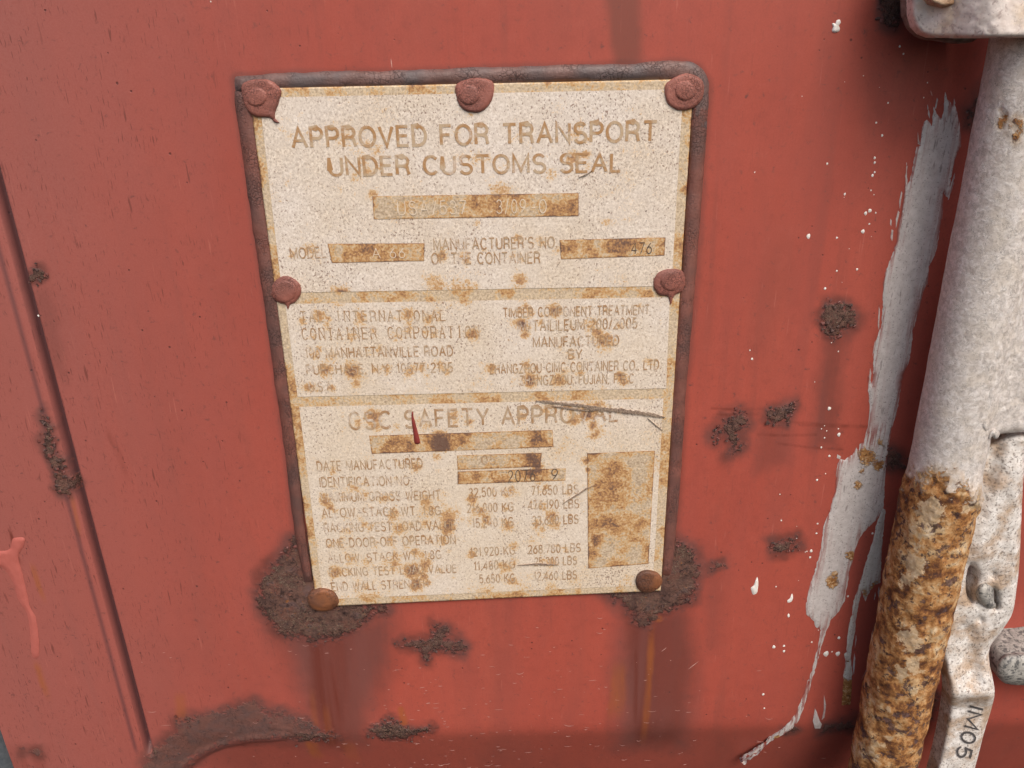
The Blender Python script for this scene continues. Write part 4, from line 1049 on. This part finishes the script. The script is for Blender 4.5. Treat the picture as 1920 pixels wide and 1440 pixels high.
def hub_y(x, y, d):
    ex = 1861 + (812 - y) * .205              # where the lug meets the rod's flank
    return YR - .0060 - .0075 * np.exp(-np.clip(x - ex + 14, 0, 400) / 16) - .0022 * (1 - (1 - np.clip(d / 10, 0, 1)) ** 2) ** .5 + .0016 * (fbm(x / 20, y / 20, 3, 2) - .5)
ZERO = lambda x, y, d: {'rust': np.zeros(len(x)), 'cream': np.zeros(len(x))}
relief('handle_lug', smooth_poly([(1915,430),(2030,420),(2030,809),(1940,809),(1885,812),(1868,815),(1850,816),(1838,800),(1855,700),(1880,560)], 5, 0, False), hub_y, YR + .008, M_rod, rod, 4.5, ZERO)
relief('paint_curl', smooth_poly([(1851,826),(1853,814),(1860,806),(1868,806),(1874,812),(1872,820),(1866,823),(1862,818),(1857,822)], 2.5), lambda x, y, d: YR - .0125 - .0016 * (1 - (1 - np.clip(d / 5, 0, 1)) ** 2) ** .5, YR, M_rod, rod, 2.5, ZERO)

# ------------------------------------------------------------------ the handle hanging beside the rod
YH = -.027
handle = thing('door_handle_lever', 'speckled galvanised door handle hanging beside the rusty rod, stamped 05', 'door handle', tuple(float(v) for v in un(1790, 1440, YH)))
HO = [(1850,835),(1885,818),(1930,812),(1990,806),(1990,840),(1930,850),(1921,880),(1917,930),(1914,1000),(1911,1060),(1906,1105),(1898,1150),(1878,1183),(1857,1212),(1855,1240),(1861,1270),(1865,1298),(1860,1325),(1845,1375),(1828,1440),(1806,1520),(1730,1520),(1752,1455),(1768,1390),(1778,1335),(1781,1295),(1774,1255),(1766,1212),(1772,1170),(1783,1110),(1797,1040),(1805,985),(1815,930),(1832,870)]
HOLE = smooth_poly([(1861,1104),(1868,1112),(1872,1130),(1869,1141),(1862,1136),(1858,1120)], 3)
SLOT = smooth_poly([(1818,1060),(1832,1070),(1831,1090),(1825,1104),(1822,1128),(1812,1112),(1811,1085)], 3.5)
def handle_y(x, y, d):
    r = .0032 * (1 - (1 - np.clip(d / 14, 0, 1)) ** 2) ** .5
    cr = dline(np.stack([x, y], 1), [(1905,880),(1872,930),(1850,985),(1842,1040)])
    ridge = .0030 * np.exp(-(cr / 20) ** 2)
    cr2 = dline(np.stack([x, y], 1), [(1815,1190),(1820,1260),(1822,1310)])
    dish = -.0042 * np.exp(-(cr2 / 22) ** 2) * sstep(1310, 1270, y)
    bend = .010 * sstep(1300, 1330, y) - .0075 * sstep(1225, 1305, y)
    dim = -.0022 * (np.exp(-((x - 1862) ** 2 + (y - 1078) ** 2) / 60) + np.exp(-((x - 1838) ** 2 + (y - 1163) ** 2) / 60))
    left = -.004 * sstep(1880, 1840, x + (y - 900) * .30) * sstep(1000, 900, y)
    return YH - r - .7 * ridge - .7 * dish + .6 * bend - dim - left + .0012 * (fbm(x / 14, y / 14, 3, 4) - .5)
relief('handle_bar', smooth_poly(HO, 4), handle_y, (.0085,), M_handle, handle, 4.5, holes=(HOLE, SLOT))
relief('pivot_pin', smooth_poly([(1830,1104),(1838,1094),(1850,1092),(1861,1100),(1864,1112),(1864,1126),(1868,1136),(1858,1144),(1846,1141),(1834,1130),(1828,1116)], 3), lambda x, y, d: YH - .0005 - .0062 * (1 - (1 - np.clip(d / 16, 0, 1)) ** 2) ** .5, YH + .004, M_ret, handle, 3)
# stamped digits run down the bar
uu, vv, ff, oo = text_mesh('IM05', False, .11)
def digit(px0, py0, px1, py1, cap):
    a = np.array([px0, py0], float); b = np.array([px1, py1], float); t = (b - a); L = np.linalg.norm(t); t /= L
    nrm = np.array([t[1], -t[0]])          # cap direction: towards the right of the bar
    q = a + uu[:, None] * (b - a) + nrm * (vv * cap)[:, None]
    yv = handle_y(q[:, 0], q[:, 1], np.full(len(q), 30.0)) - .0005 - oo
    return np.stack(un(q[:, 0], q[:, 1], yv), 1)
mesh_obj('stamped_digits', digit(1819, 1322, 1793, 1419, 26), ff, M_dark, handle, smooth=False)

# ------------------------------------------------------------------ bracket that holds the rod, retainer of the handle, gasket
brk = thing('rod_bracket', 'pale mottled steel bracket clamping the top of the grey rod, with a rusty bolt head', 'bracket', tuple(float(v) for v in un(1800, 72, -.01)))
def flange_y(x, y, d):
    return -.0250 - .0215 * sstep(1700, 1885, x) - .0022 * (1 - (1 - np.clip(d / 8, 0, 1)) ** 2) ** .5 + .0007 * (fbm(x / 12, y / 12, 3, 3) - .5)
relief('backing_plate', smooth_poly([(1696,-140),(1697,10),(1701,35),(1711,56),(1729,70),(1751,75),(1830,74),(1850,-20),(1850,-140)], 5), lambda x, y, d: -.0195 - .0020 * (1 - (1 - np.clip(d / 6, 0, 1)) ** 2) ** .5, (.004,), M_edge, brk, 5)
relief('clamp_plate', smooth_poly([(1709,-140),(1709,5),(1710,30),(1716,50),(1728,63),(1746,70),(1800,71),(1850,71),(1900,70),(2060,70),(2060,-140)], 5, 0, False), flange_y, (.0042,), M_bracket, brk, 5)
relief('mounting_block', [(1740,-140),(1740,35),(1830,40),(1830,-140)], lambda x, y, d: -.019 + 0 * x, .004, M_edge, brk, 12)
relief('bolt_head', [(1733,-45),(1736,-6),(1744,8),(1766,17),(1790,15),(1804,2),(1812,-30),(1800,-60),(1765,-75)], lambda x, y, d: -.0318 - .0055 * np.clip(d / 7, 0, 1) ** .6, -.026, M_bolt, brk, 4)
ret = thing('handle_retainer', 'blunt round-ended grey metal lug jutting in beside the speckled handle', 'retainer', tuple(float(v) for v in un(1900, 1284, -.012)))
relief('retainer_bar', smooth_poly([(1868,1256),(1870,1242),(1878,1231),(1892,1225),(1920,1224),(2030,1223),(2030,1286),(1930,1285),(1900,1284),(1882,1280),(1872,1270)], 4), lambda x, y, d: -.020 - .0060 * (1 - (1 - np.clip(d / 24, 0, 1)) ** 2) ** .5 + .0008 * (fbm(x / 9, y / 9, 3, 3) - .5), .004, M_ret, ret, 4)
GX = float(un(10, 1413, -.004)[0])
gk = []
prof = [(-.06, .002), (-.06, -.004), (-.012, -.0052), (-.003, -.0046), (0, -.002), (0, .002)]
zr = np.linspace(Z0 - 1.0, Z0 + .7, 60)
Vg = np.array([(GX + a, b, z) for z in zr for a, b in prof])
o = mesh_obj('door_gasket', Vg, grid_faces(len(zr), len(prof)), M_gasket, None, loc=(GX, 0, Z0 - 1.0))
o['label'] = 'dark grey rubber gasket strip along the left edge of the red door'; o['category'] = 'gasket'
